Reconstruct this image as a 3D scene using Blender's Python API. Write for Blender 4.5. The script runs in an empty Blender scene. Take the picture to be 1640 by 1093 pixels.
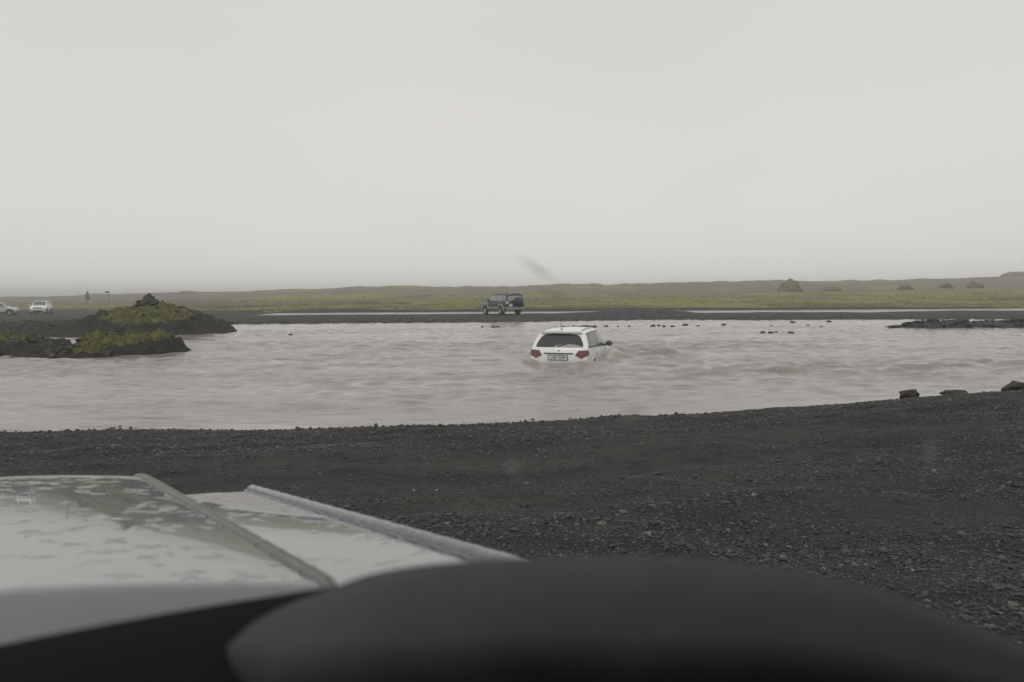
import bpy, bmesh, math
import numpy as np
from mathutils import Vector, Matrix

scene = bpy.context.scene
COL = scene.collection
R = math.radians

# ------------------------------------------------------------------ camera, sky, sun, exposure
cam_d = bpy.data.cameras.new('camera')
cam = bpy.data.objects.new('camera', cam_d)
COL.objects.link(cam)
scene.camera = cam
F = 1184.0 / 1640.0
cam_d.sensor_width = 36.0
cam_d.lens = 36.0 * F
cam_d.clip_start = 0.02
cam_d.clip_end = 8000.0
_p, _r = math.atan(75.5 / 1184.0), R(0.35)
_f = Vector((0, math.cos(_p), -math.sin(_p)))
_R0 = Vector((1, 0, 0))
_U0 = Vector((0, math.sin(_p), math.cos(_p)))
_right = math.cos(_r) * _R0 - math.sin(_r) * _U0
_up = math.sin(_r) * _R0 + math.cos(_r) * _U0
CAMZ = 1.9
cam.matrix_world = Matrix(((_right.x, _up.x, -_f.x, 0), (_right.y, _up.y, -_f.y, 0),
                           (_right.z, _up.z, -_f.z, CAMZ), (0, 0, 0, 1)))
cam_d.dof.use_dof = True
cam_d.dof.focus_distance = 9.0
cam_d.dof.aperture_fstop = 4.4

world = bpy.data.worlds.new('World')
scene.world = world
world.use_nodes = True
wn, wl = world.node_tree.nodes, world.node_tree.links
wn.clear()
w_out = wn.new('ShaderNodeOutputWorld')
w_bg = wn.new('ShaderNodeBackground')
w_sky = wn.new('ShaderNodeTexSky')
w_sky.sky_type = 'NISHITA'
w_sky.sun_disc = False
SUN_EL, SUN_ROT = R(52), R(-150)
w_sky.sun_elevation = SUN_EL
w_sky.sun_rotation = SUN_ROT
w_sky.air_density = 1.0
w_sky.dust_density = 4.0
# overcast: a thick, nearly even cloud layer over the clear sky
w_tc = wn.new('ShaderNodeTexCoord')
w_map = wn.new('ShaderNodeMapping')
w_map.inputs['Scale'].default_value = (1.2, 1.2, 3.0)
w_noise = wn.new('ShaderNodeTexNoise')
w_noise.inputs['Scale'].default_value = 1.3
w_noise.inputs['Detail'].default_value = 3.0
w_ramp = wn.new('ShaderNodeValToRGB')
w_ramp.color_ramp.elements[0].position = 0.3
w_ramp.color_ramp.elements[0].color = (6.70, 6.66, 6.38, 1)
w_ramp.color_ramp.elements[1].position = 0.7
w_ramp.color_ramp.elements[1].color = (7.40, 7.16, 6.82, 1)
w_mix = wn.new('ShaderNodeMixRGB')
w_mix.inputs[0].default_value = 0.93
wl.new(w_tc.outputs['Generated'], w_map.inputs[0])
wl.new(w_map.outputs[0], w_noise.inputs['Vector'])
wl.new(w_noise.outputs['Fac'], w_ramp.inputs[0])
wl.new(w_sky.outputs[0], w_mix.inputs[1])
w_sep = wn.new('ShaderNodeSeparateXYZ'); wl.new(w_tc.outputs['Generated'], w_sep.inputs[0])
w_mr = wn.new('ShaderNodeMapRange')
for k_, v_ in (('From Min', 0.0), ('From Max', 0.30), ('To Min', 1.08), ('To Max', 1.0)): w_mr.inputs[k_].default_value = v_
wl.new(w_sep.outputs['Z'], w_mr.inputs['Value'])
w_mul = wn.new('ShaderNodeVectorMath'); w_mul.operation = 'SCALE'
wl.new(w_ramp.outputs[0], w_mul.inputs[0]); wl.new(w_mr.outputs[0], w_mul.inputs['Scale'])
wl.new(w_mul.outputs[0], w_mix.inputs[2])
wl.new(w_mix.outputs[0], w_bg.inputs[0])
w_bg.inputs[1].default_value = 0.1
wl.new(w_bg.outputs[0], w_out.inputs[0])

sun_d = bpy.data.lights.new('sun', 'SUN')
sun_d.energy = 0.6
sun_d.angle = R(25)
sun_d.color = (1.0, 0.97, 0.93)
sun = bpy.data.objects.new('sun', sun_d)
COL.objects.link(sun)
_sd = Vector((math.sin(SUN_ROT) * math.cos(SUN_EL), math.cos(SUN_ROT) * math.cos(SUN_EL), math.sin(SUN_EL)))
sun.rotation_euler = _sd.to_track_quat('Z', 'Y').to_euler()
sun.location = (0, 0, 60)

vs = scene.view_settings
vs.view_transform = 'Standard'
vs.look = 'None'
vs.exposure = 0.0
vs.gamma = 1.0
vs.use_curve_mapping = False
scene.cycles.volume_bounces = 3
scene.cycles.max_bounces = 8
scene.cycles.use_denoising = True
scene.cycles.use_adaptive_sampling = False

# ------------------------------------------------------------------ helpers
rng = np.random.default_rng(7)


def _hash(ix, iy, iz, seed):
    with np.errstate(over='ignore'):
        h = (ix.astype(np.int64) * 374761393 + iy.astype(np.int64) * 668265263 + iz.astype(np.int64) * 2147483647
             + seed * 974711) & 0xFFFFFFFF
        h = ((h ^ (h >> 13)) * 1274126177) & 0xFFFFFFFF
        h = ((h ^ (h >> 16)) * 2246822519) & 0xFFFFFFFF
        h = h ^ (h >> 15)
    return h / 4294967295.0 * 2 - 1


def vnoise(x, y, z=None, seed=0):
    """smooth value noise, -1..1"""
    x = np.asarray(x, float); y = np.asarray(y, float)
    z = np.zeros_like(x) if z is None else np.asarray(z, float)
    x0, y0, z0 = np.floor(x), np.floor(y), np.floor(z)
    fx, fy, fz = x - x0, y - y0, z - z0
    ux, uy, uz = (f * f * f * (f * (f * 6 - 15) + 10) for f in (fx, fy, fz))
    out = 0
    for dx in (0, 1):
        wx = ux if dx else 1 - ux
        for dy in (0, 1):
            wy = uy if dy else 1 - uy
            for dz in (0, 1):
                wz = uz if dz else 1 - uz
                out = out + wx * wy * wz * _hash(x0 + dx, y0 + dy, z0 + dz, seed)
    return out


def fbm(x, y, z=None, oct=4, seed=0, gain=0.5):
    a, s, out = 1.0, 1.0, 0
    for k in range(oct):
        out = out + a * vnoise(np.asarray(x) * s, np.asarray(y) * s, None if z is None else np.asarray(z) * s, seed + 17 * k)
        a *= gain; s *= 2.03
    return out


def sstep(a, b, x):
    t = np.clip((np.asarray(x, float) - a) / (b - a), 0, 1)
    return t * t * (3 - 2 * t)


def mesh_np(name, verts, faces, smooth=True):
    """faces: (n,3) or (n,4) int array, or list of such arrays"""
    me = bpy.data.meshes.new(name)
    if not isinstance(faces, list):
        faces = [faces]
    faces = [np.asarray(f, np.int32) for f in faces if len(f)]
    verts = np.asarray(verts, np.float32)
    loops = np.concatenate([f.ravel() for f in faces])
    totals = np.concatenate([np.full(len(f), f.shape[1], np.int32) for f in faces])
    starts = np.concatenate([[0], np.cumsum(totals)[:-1]]).astype(np.int32)
    me.vertices.add(len(verts)); me.vertices.foreach_set('co', verts.ravel())
    me.loops.add(len(loops)); me.loops.foreach_set('vertex_index', loops)
    me.polygons.add(len(totals))
    me.polygons.foreach_set('loop_start', starts)
    me.polygons.foreach_set('loop_total', totals)
    me.polygons.foreach_set('use_smooth', np.full(len(totals), smooth))
    me.update(calc_edges=True)
    me.validate()
    return me


def attr(me, name, vals):
    a = me.attributes.new(name, 'FLOAT', 'POINT')
    a.data.foreach_set('value', np.asarray(vals, np.float32).ravel())


def link(name, me, mat=None, parent=None):
    o = bpy.data.objects.new(name, me)
    COL.objects.link(o)
    if mat is not None:
        me.materials.append(mat)
    if parent is not None:
        o.parent = parent
    return o


def tag(o, label=None, cat=None, group=None, kind=None):
    if label: o['label'] = label
    if cat: o['category'] = cat
    if group: o['group'] = group
    if kind: o['kind'] = kind
    return o


def empty(name, loc, rz=0.0, label=None, cat=None, group=None):
    o = bpy.data.objects.new(name, None)
    o.empty_display_size = 0.2
    COL.objects.link(o)
    o.location = loc
    o.rotation_euler = (0, 0, rz)
    return tag(o, label, cat, group)


def grid_faces(nr, nc):
    i = np.arange(nr - 1)[:, None] * nc + np.arange(nc - 1)[None, :]
    return np.stack([i, i + 1, i + nc + 1, i + nc], -1).reshape(-1, 4)


class MB:
    """collects quads / tris into one mesh"""
    def __init__(self):
        self.v = []; self.f = []
    def add(self, verts, faces):
        n = len(self.v)
        self.v += [tuple(map(float, p)) for p in verts]
        self.f += [tuple(int(i) + n for i in f) for f in faces]
        return self
    def grid(self, P, close=False):
        P = np.asarray(P, float); nr, nc = P.shape[:2]
        self.add(P.reshape(-1, 3), grid_faces(nr, nc))
        return self
    def box(self, c, s, rot=None):
        c = Vector(c); q = []
        for x in (-.5, .5):
            for y in (-.5, .5):
                for z in (-.5, .5):
                    p = Vector((x * s[0], y * s[1], z * s[2]))
                    if rot is not None: p = rot @ p
                    q.append(c + p)
        return self.add(q, [(0, 1, 3, 2), (4, 6, 7, 5), (0, 4, 5, 1), (2, 3, 7, 6), (0, 2, 6, 4), (1, 5, 7, 3)])
    def tube(self, pts, r, n=8, caps=True):
        pts = [Vector(p) for p in pts]; rings = []
        rr = r if isinstance(r, (list, tuple)) else [r] * len(pts)
        for i, p in enumerate(pts):
            d = (pts[min(i + 1, len(pts) - 1)] - pts[max(i - 1, 0)]).normalized()
            a = d.orthogonal().normalized() if abs(d.z) > .9 else d.cross(Vector((0, 0, 1))).normalized()
            b = d.cross(a)
            rings.append([p + rr[i] * (math.cos(2 * math.pi * k / n) * a + math.sin(2 * math.pi * k / n) * b) for k in range(n)])
        vv = [q for rg in rings for q in rg]; ff = []
        for i in range(len(pts) - 1):
            for k in range(n):
                k2 = (k + 1) % n
                ff.append((i * n + k, i * n + k2, (i + 1) * n + k2, (i + 1) * n + k))
        if caps:
            ff.append(tuple(reversed(range(n)))); ff.append(tuple((len(pts) - 1) * n + k for k in range(n)))
        return self.add(vv, ff)
    def lathe(self, prof, c, axis='y', n=28):
        """prof: list of (radius, offset along the axis)"""
        vv = []; ff = []; c = Vector(c)
        for r, h in prof:
            for k in range(n):
                a = 2 * math.pi * k / n
                if axis == 'y': vv.append(c + Vector((r * math.cos(a), h, r * math.sin(a))))
                elif axis == 'x': vv.append(c + Vector((h, r * math.cos(a), r * math.sin(a))))
                else: vv.append(c + Vector((r * math.cos(a), r * math.sin(a), h)))
        for i in range(len(prof) - 1):
            for k in range(n):
                k2 = (k + 1) % n
                ff.append((i * n + k, i * n + k2, (i + 1) * n + k2, (i + 1) * n + k))
        return self.add(vv, ff)
    def build(self, name, mat, parent=None, smooth=30, weld=True):
        bm = bmesh.new()
        vs_ = [bm.verts.new(p) for p in self.v]
        for f in self.f:
            if len(set(f)) > 2:
                try: bm.faces.new([vs_[i] for i in f])
                except ValueError: pass
        if weld: bmesh.ops.remove_doubles(bm, verts=bm.verts[:], dist=0.0004)
        bmesh.ops.recalc_face_normals(bm, faces=bm.faces[:])
        me = bpy.data.meshes.new(name)
        bm.to_mesh(me); bm.free()
        if smooth:
            me.polygons.foreach_set('use_smooth', np.ones(len(me.polygons), bool))
            me.set_sharp_from_angle(angle=R(smooth))
        return link(name, me, mat, parent)


# ------------------------------------------------------------------ materials
def new_mat(name):
    m = bpy.data.materials.new(name)
    m.use_nodes = True
    nt = m.node_tree
    b = nt.nodes['Principled BSDF']
    return m, nt, b


def N(nt, typ, **kw):
    n = nt.nodes.new(typ)
    for k, v in kw.items():
        if k in n.inputs.keys(): n.inputs[k].default_value = v
        else: setattr(n, k, v)
    return n


def noise(nt, scale, detail=4.0, rough=0.55, vec=None, stretch=None):
    tc = N(nt, 'ShaderNodeNewGeometry')
    src = tc.outputs['Position'] if vec is None else vec
    if stretch is not None:
        mp = N(nt, 'ShaderNodeMapping'); mp.inputs['Scale'].default_value = stretch
        nt.links.new(src, mp.inputs[0]); src = mp.outputs[0]
    n = N(nt, 'ShaderNodeTexNoise')
    n.inputs['Scale'].default_value = scale
    n.inputs['Detail'].default_value = detail
    n.inputs['Roughness'].default_value = rough
    nt.links.new(src, n.inputs['Vector'])
    return n.outputs['Fac']


def ramp(nt, fac, stops):
    r = N(nt, 'ShaderNodeValToRGB')
    els = r.color_ramp.elements
    while len(els) < len(stops): els.new(0.5)
    for e, (p, c) in zip(els, stops):
        e.position = p; e.color = (c[0], c[1], c[2], 1) if len(c) == 3 else c
    nt.links.new(fac, r.inputs[0])
    return r.outputs['Color']


def mixc(nt, fac, a, b, mode='MIX'):
    m = N(nt, 'ShaderNodeMixRGB', blend_type=mode)
    for i, s in ((0, fac), (1, a), (2, b)):
        if hasattr(s, 'is_output'): nt.links.new(s, m.inputs[i])
        elif isinstance(s, (int, float)): m.inputs[i].default_value = s
        else: m.inputs[i].default_value = (*s, 1)
    return m.outputs[0]


def mathn(nt, op, a, b=None, clamp=False):
    m = N(nt, 'ShaderNodeMath', operation=op, use_clamp=clamp)
    for i, s in ((0, a), (1, b)):
        if s is None: continue
        if hasattr(s, 'is_output'): nt.links.new(s, m.inputs[i])
        else: m.inputs[i].default_value = s
    return m.outputs[0]


def bump(nt, b, height, strength=0.5, dist=0.02):
    n = N(nt, 'ShaderNodeBump', Strength=strength, Distance=dist)
    nt.links.new(height, n.inputs['Height'])
    nt.links.new(n.outputs[0], b.inputs['Normal'])
    return n


def attrn(nt, name):
    return N(nt, 'ShaderNodeAttribute', attribute_name=name).outputs['Fac']


def simple(name, col, rough=0.5, metal=0.0, coat=0.0, spec=0.5, var=0.08, scale=6.0, bmp=0.0, local=True):
    """plain coloured surface with slight procedural wear"""
    m, nt, b = new_mat(name)
    tc = N(nt, 'ShaderNodeTexCoord').outputs['Object'] if local else None
    nz = noise(nt, scale, 5, 0.6, tc)
    c = ramp(nt, nz, [(0.3, tuple(x * (1 - var) for x in col)), (0.7, tuple(min(1, x * (1 + var)) for x in col))])
    nt.links.new(c, b.inputs['Base Color'])
    rr = ramp(nt, nz, [(0.3, (rough * .85,) * 3), (0.7, (min(1, rough * 1.15),) * 3)])
    nt.links.new(rr, b.inputs['Roughness'])
    b.inputs['Metallic'].default_value = metal
    b.inputs['Coat Weight'].default_value = coat
    b.inputs['Coat Roughness'].default_value = 0.06
    b.inputs['Specular IOR Level'].default_value = spec
    if bmp: bump(nt, b, noise(nt, scale * 12, 3, .6, tc), bmp, 0.004)
    return m


# ground: black volcanic gravel, moss and grass where the vertex mask says vegetation grows
def ground_mat():
    m, nt, b = new_mat('volcanic_ground')
    g1 = noise(nt, 38, 5, .7); g2 = noise(nt, 5, 4, .6); g3 = noise(nt, 0.55, 4, .6, stretch=(0.6, 1.6, 1))
    grav = ramp(nt, g1, [(0.28, (.018, .0182, .0184)), (0.55, (.041, .0407, .0400)), (0.78, (.092, .0905, .088))])
    tone = ramp(nt, g2, [(0.3, (.72, .72, .72)), (0.7, (1.18, 1.16, 1.12))])
    grav = mixc(nt, 1.0, grav, tone, 'MULTIPLY')
    tone3 = ramp(nt, g3, [(0.35, (.62, .62, .63)), (0.65, (1.28, 1.27, 1.23))])
    grav = mixc(nt, 1.0, grav, tone3, 'MULTIPLY')
    v1 = noise(nt, 0.07, 6, .65, stretch=(0.9, .6, 1)); v2 = noise(nt, 1.3, 5, .7); v3 = noise(nt, 0.16, 4, .6, stretch=(.7, .8, 1))
    veg = ramp(nt, v1, [(0.30, (.110, .092, .060)), (0.40, (.125, .130, .044)), (0.54, (.205, .205, .052)), (0.72, (.150, .168, .044))])
    vt = ramp(nt, v2, [(0.3, (.55, .55, .5)), (0.7, (1.3, 1.3, 1.25))])
    veg = mixc(nt, 1.0, veg, vt, 'MULTIPLY')
    brown = ramp(nt, v2, [(0.3, (.070, .064, .050)), (0.7, (.130, .118, .085))])
    veg = mixc(nt, attrn(nt, 'brown'), veg, brown)
    mask = mathn(nt, 'ADD', attrn(nt, 'grass'), mathn(nt, 'MULTIPLY', mathn(nt, 'SUBTRACT', v3, 0.5), 0.9))
    mask = mathn(nt, 'ADD', mask, mathn(nt, 'MULTIPLY', mathn(nt, 'SUBTRACT', v2, 0.5), 0.5))
    mk = ramp(nt, mask, [(0.42, (0, 0, 0)), (0.58, (1, 1, 1))])
    wet = attrn(nt, 'wet')
    grav = mixc(nt, wet, grav, (.014, .0137, .0135))
    nt.links.new(mixc(nt, mk, grav, veg), b.inputs['Base Color'])
    nt.links.new(mathn(nt, 'SUBTRACT', 0.85, mathn(nt, 'MULTIPLY', wet, 0.45)), b.inputs['Roughness'])
    b.inputs['Specular IOR Level'].default_value = 0.25
    vor = N(nt, 'ShaderNodeTexVoronoi', Scale=34.0)
    gp = N(nt, 'ShaderNodeNewGeometry'); nt.links.new(gp.outputs['Position'], vor.inputs['Vector'])
    h = mathn(nt, 'ADD', mathn(nt, 'MULTIPLY', g1, 0.8), mathn(nt, 'MULTIPLY', vor.outputs['Distance'], -0.7))
    bump(nt, b, h, 0.9, 0.018)
    return m


M_GROUND = ground_mat()


def water_mat():
    m, nt, b = new_mat('silty_glacial_water')
    s1 = noise(nt, 0.35, 4, .6, stretch=(.25, 1, 1))
    c = ramp(nt, s1, [(0.3, (.250, .232, .215)), (0.7, (.290, .270, .252))])
    s2 = noise(nt, 1.1, 5, .65, stretch=(.10, 1, 1))
    c = mixc(nt, 1.0, c, ramp(nt, s2, [(0.32, (.84, .83, .82)), (0.68, (1.10, 1.10, 1.10))]), 'MULTIPLY')
    c = mixc(nt, attrn(nt, 'foam'), c, (.62, .60, .58))
    nt.links.new(c, b.inputs['Base Color'])
    b.inputs['Roughness'].default_value = 0.10
    b.inputs['IOR'].default_value = 1.333
    r1 = noise(nt, 8.5, 5, .7, stretch=(.30, 1, 1)); r2 = noise(nt, 2.0, 4, .6, stretch=(.30, 1, 1))
    h = mathn(nt, 'ADD', mathn(nt, 'MULTIPLY', r1, 0.5), mathn(nt, 'MULTIPLY', r2, 0.8))
    pm = ramp(nt, noise(nt, 0.55, 5, .7, stretch=(.22, 1, 1)), [(0.40, (.08, .08, .08)), (0.66, (1, 1, 1))])
    bump(nt, b, mathn(nt, 'MULTIPLY', h, pm), 0.6, 0.085)
    return m


M_WATER = water_mat()


def stone_mat():
    m, nt, b = new_mat('basalt_stones')
    a = attrn(nt, 'shade')
    n1 = noise(nt, 90, 3, .6)
    c = ramp(nt, a, [(0.0, (.020, .0203, .0205)), (0.45, (.050, .0495, .0485)), (0.8, (.108, .1055, .102)), (1.0, (.21, .206, .20))])
    t = ramp(nt, n1, [(0.3, (.75, .75, .75)), (0.7, (1.2, 1.2, 1.2))])
    nt.links.new(mixc(nt, 1.0, c, t, 'MULTIPLY'), b.inputs['Base Color'])
    b.inputs['Roughness'].default_value = 0.62
    b.inputs['Specular IOR Level'].default_value = 0.4
    return m


M_STONE = stone_mat()


def rock_mat(name, dark, light, moss=0.0, mosscol=(.10, .105, .035), scale=1.0):
    m, nt, b = new_mat(name)
    n1 = noise(nt, 7 * scale, 6, .7); n2 = noise(nt, 1.6 * scale, 4, .6)
    c = ramp(nt, n1, [(0.3, dark), (0.72, light)])
    if moss:
        geo = N(nt, 'ShaderNodeNewGeometry')
        sx = N(nt, 'ShaderNodeSeparateXYZ'); nt.links.new(geo.outputs['Normal'], sx.inputs[0])
        f = mathn(nt, 'ADD', mathn(nt, 'MULTIPLY', sx.outputs['Z'], 0.55), mathn(nt, 'MULTIPLY', n2, 0.9))
        f = mathn(nt, 'ADD', f, moss - 0.9)
        mk = ramp(nt, f, [(0.1, (0, 0, 0)), (0.3, (1, 1, 1))])
        mc = ramp(nt, n1, [(0.3, tuple(x * .55 for x in mosscol)), (0.7, mosscol)])
        c = mixc(nt, mk, c, mc)
    nt.links.new(c, b.inputs['Base Color'])
    b.inputs['Roughness'].default_value = 0.85
    b.inputs['Specular IOR Level'].default_value = 0.25
    bump(nt, b, n1, 0.8, 0.05 / scale)
    return m


M_LAVA = rock_mat('lava_rock', (.022, .022, .021), (.085, .080, .070), 0.35, (.09, .09, .045))
M_WETROCK = rock_mat('wet_basalt', (.018, .018, .018), (.055, .052, .050))
M_BANKROCK = rock_mat('mossy_basalt_boulder', (.026, .025, .022), (.070, .065, .053), 0.22, (.066, .060, .036), 2.0)
M_FARROCK = rock_mat('far_mossy_rock', (.030, .030, .029), (.070, .068, .062), 0.22, (.075, .080, .035), 0.35)
M_MOUND = rock_mat('mossy_mound_surface', (.060, .058, .048), (.105, .100, .075), 0.55, (.125, .125, .060), 0.3)

# ------------------------------------------------------------------ terrain
SH_X = np.array([-400, -60, -20, -7.2, -3.7, -2.4, -0.2, 1.7, 4.0, 7.4, 12, 20, 60, 400.])
SH_Y = np.array([5.8, 8.0, 9.7, 10.22, 10.36, 10.45, 10.80, 11.25, 11.55, 12.0, 12.6, 13.4, 15.0, 20.])
PR_X = np.array([-400, -221, -157, -132, -59, 0, 49, 89, 157, 221, 320, 800.])
PR_Z = np.array([2.4, 2.7, 3.1, 3.8, 4.3, 4.9, 4.95, 6.0, 6.6, 7.6, 8.0, 8.0])


def shore(X):
    return np.interp(X, SH_X, SH_Y) + 0.10 * vnoise(X * .55, X * 0, seed=3) + 0.035 * vnoise(X * 2.3, X * 0, seed=4)


def ruts(X, Y):
    out = 0
    for x0, y0, k, q in ((-1.5, 9.5, 2.2, -.10), (3.5, 8.0, 3.6, -.16), (1.0, 6.2, 5.0, -.2)):
        c = Y - y0 - (X - x0) / k - q * .1 * (X - x0) ** 2 * .3
        for o in (-.55, .55):
            out = out + np.exp(-((c - o) / .16) ** 2) * (.6 + .4 * vnoise(X * .8, Y * .8, seed=14))
    return np.clip(out, 0, 1)


def far_shore(X):
    return np.interp(X, [-400, -40, -18.5, -8, -2, 3, 9, 12, 16, 30, 400], [49, 48, 48.5, 49.2, 49.4, 50.5, 52.0, 52.5, 50.5, 49.2, 48]) \
        + 0.5 * vnoise(X * .13, X * 0, seed=5) + .2 * vnoise(X * .6, X * 0, seed=6)


def height(X, Y):
    X = np.asarray(X, float); Y = np.asarray(Y, float)
    # near gravel shore
    d = shore(X) - Y
    k = sstep(0.5, 7.0, X)
    A = 0.35 + 0.15 * k
    w = 2.4 - 1.75 * k
    near = np.where(d > 0, A * (1 - np.exp(-np.maximum(d, 0) / w)), np.maximum(d * 0.11, -0.85))
    near = near + np.where(d > 0, sstep(0, 1.2, d), 0.0) * (0.035 * fbm(X * .55, Y * .9, oct=3, seed=11) + 0.014 * fbm(X * 2.6, Y * 3.2, oct=3, seed=12))
    # wheel ruts pressed into the gravel
    near = near - .022 * ruts(X, Y) * (d > .2)
    # far gravel bar, side channel, grass plain
    d2 = Y - far_shore(X)
    side = X / np.maximum(Y, 1.0)
    left = sstep(-0.20, -0.42, side)
    left_low = sstep(55, 95, Y) * sstep(-0.40, -0.58, side) * 0.42
    bar = np.where(d2 > 0, 0.13 * (1 - np.exp(-d2 / 3.0)), np.maximum(d2 * 0.08, -0.85))
    bar = bar + np.where(d2 > 0, sstep(0, 3, d2), 0) * 0.035 * fbm(X * .22, Y * .5, oct=3, seed=21) - left_low
    # side channel trough
    ch0 = 68.5 + 0.8 * vnoise(X * .07, X * 0, seed=8)
    ch1 = 80.5 + 1.0 * vnoise(X * .09, X * 0, seed=9)
    open_ = sstep(-27, -23, X)
    trough = sstep(ch0 - 2.5, ch0 + .8, Y) * (1 - sstep(ch1 - .8, ch1 + 1.2, Y)) * open_
    bar = bar - 0.32 * trough
    bar = bar + .30 * np.exp(-((Y - 61.5) / 3.0) ** 2) * sstep(.045, .10, side) * (1 - sstep(.225, .265, side)) * (.85 + .25 * vnoise(X * .35, Y * .35, seed=23))
    ridge = np.interp(X / np.maximum(Y, 30) * 320, PR_X, PR_Z)
    q = np.clip((Y - 80) / 240, 0, 1)
    plain = (ridge - 0.2) * q ** 1.75 * (1 - 0.25 * left)
    plain = plain + sstep(80, 84, Y) * 0.22 * (1 - left)
    hum = sstep(82, 110, Y) * (1 - 0.55 * left)
    plain = plain + hum * (0.22 * fbm(X * .09, Y * .11, oct=4, seed=31) + 0.09 * fbm(X * .5, Y * .5, oct=3, seed=32))
    plain = plain + sstep(190, 300, Y) * (0.5 * fbm(X * .02, Y * .015, oct=4, seed=33) + .65 * np.abs(fbm(X * .06, Y * .05, oct=3, seed=34)) + .30 * fbm(X * .25, Y * .2, oct=3, seed=35))
    plain = plain - sstep(330, 900, Y) * 3.5
    far = bar + plain
    h = np.where(Y < 32, near, far)
    bl = sstep(28, 36, Y)
    h = near * (1 - bl) + far * bl
    # left land joining the islets to the far bar
    lj = sstep(-20.5, -24.0, X + 0.12 * (Y - 34)) * sstep(31, 35, Y) * (1 - sstep(55, 75, Y))
    h = np.maximum(h, -0.9 + lj * (1.02 + .05 * fbm(X * .3, Y * .3, oct=3, seed=41)))
    # low stony bank on the far side of the ford
    b2 = np.exp(-((Y - 39.0) / 1.5) ** 2) * sstep(19.3, 21.2, X + .4 * vnoise(Y * .8, X * 0, seed=51)) * (1 - sstep(60, 70, X))
    h = np.maximum(h, -0.55 + b2 * (0.85 + .10 * fbm(X * .7, Y * .7, oct=3, seed=52)))
    return h


def grass_mask(X, Y):
    side = X / np.maximum(Y, 1.0)
    yg = np.interp(side, [-1.2, -.62, -.5, -.40, -.33, -.28, 0, 3], [122, 118, 105, 86, 77, 80.5, 80.8, 81])
    g = sstep(-1.5, 3.0, Y - yg - 1.5 * vnoise(X * .1, Y * .1, seed=61))
    return g


def axis(segs):
    out = [segs[0][0]]
    for a, b, s0, s1 in segs:
        x = a
        while True:
            t = (x - a) / (b - a)
            x += s0 + (s1 - s0) * t
            if x >= b - 0.4 * s1: break
            out.append(x)
        out.append(b)
    return np.array(out)


gx = axis([(-2500, -300, 320, 30), (-300, -95, 20, 2.5), (-95, -9, 1.2, .35), (-9, -8, .3, .05), (-8, 9.5, .05, .05), (9.5, 10.5, .05, .3), (10.5, 95, .35, 1.1), (95, 300, 2, 20), (300, 2500, 30, 320)])
gy = axis([(-500, -6, 120, 2), (-6, 1.5, 1, .1), (1.5, 12.6, .05, .05), (12.6, 14, .05, .5), (14, 36, 1.0, 1.0), (36, 48, .4, .3), (48, 83, .28, .28), (83, 140, .3, .8), (140, 345, .9, 2.4), (345, 700, 5, 60), (700, 2500, 60, 300)])
GX, GY = np.meshgrid(gx, gy)
GZ = height(GX, GY)
me = mesh_np('ground', np.stack([GX, GY, GZ], -1).reshape(-1, 3), grid_faces(len(gy), len(gx)))
attr(me, 'grass', grass_mask(GX, GY) - .5 * sstep(.15, .6, fbm(GX * .05 + 3, GY * .07, oct=3, seed=73)) * (1 - sstep(110, 150, GY)))
wd = np.where(GY < 30, shore(GX) - GY, GY - far_shore(GX))
attr(me, 'wet', np.where(GY < 60, np.exp(-np.clip(wd, 0, 9) / np.where(GY < 30, .22, .6)), 0) * .85)
side = GX / np.maximum(GY, 1)
brown = 0.85 * sstep(130, 250, GY + 40 * vnoise(GX * .02, GY * .02, seed=71)) + 0.35 * np.exp(-((GY - 84) / 3.5) ** 2) + .25 * sstep(-.2, -.5, side)  # brown moss far off and by the bank; last term paints haze-dulled grass
attr(me, 'brown', np.clip(brown + .75 * fbm(GX * .045, GY * .035, oct=4, seed=72) * sstep(82, 95, GY), 0, 1))
tag(link('ground', me, M_GROUND), kind='structure')


# ------------------------------------------------------------------ water
def spectrum_tile(n, size, lmin, lmax, aniso, seed, power=1.3):
    """periodic random water surface with crests running across the current, and its sharpening shift along y"""
    rg = np.random.default_rng(seed)
    k1 = np.fft.fftfreq(n, size / n)
    KX, KY = np.meshgrid(k1, k1)
    k = np.hypot(KX * aniso, KY) + 1e-9
    amp = np.where((k > 1 / lmax) & (k < 1 / lmin), k ** (-power), 0)
    sp = amp * np.exp(1j * rg.uniform(0, 2 * np.pi, (n, n)))
    z = np.real(np.fft.ifft2(sp))
    d = np.real(np.fft.ifft2(1j * KY / k * sp))
    return z / z.std(), d / z.std()


TN, TS = 1024, 64.0
TILE_A, SHIFT_A = spectrum_tile(TN, TS, 0.22, 0.85, 2.3, 101, 1.3)
TILE_B, SHIFT_B = spectrum_tile(TN, TS, 0.5, 1.7, 2.4, 102, 1.0)


def tile(T, X, Y):
    u = (X / TS * TN) % TN; v = (Y / TS * TN) % TN
    i = np.floor(u).astype(int); j = np.floor(v).astype(int)
    fu, fv = u - i, v - j
    i2, j2 = (i + 1) % TN, (j + 1) % TN
    i %= TN; j %= TN
    return (T[j, i] * (1 - fu) + T[j, i2] * fu) * (1 - fv) + (T[j2, i] * (1 - fu) + T[j2, i2] * fu) * fv


CAR_RC = Vector((1.30, 20.57))          # rear centre of the car in the ford
CAR_A = R(18.0)
CAR_F = Vector((math.sin(CAR_A), math.cos(CAR_A)))
CAR_R = Vector((math.cos(CAR_A), -math.sin(CAR_A)))


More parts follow.
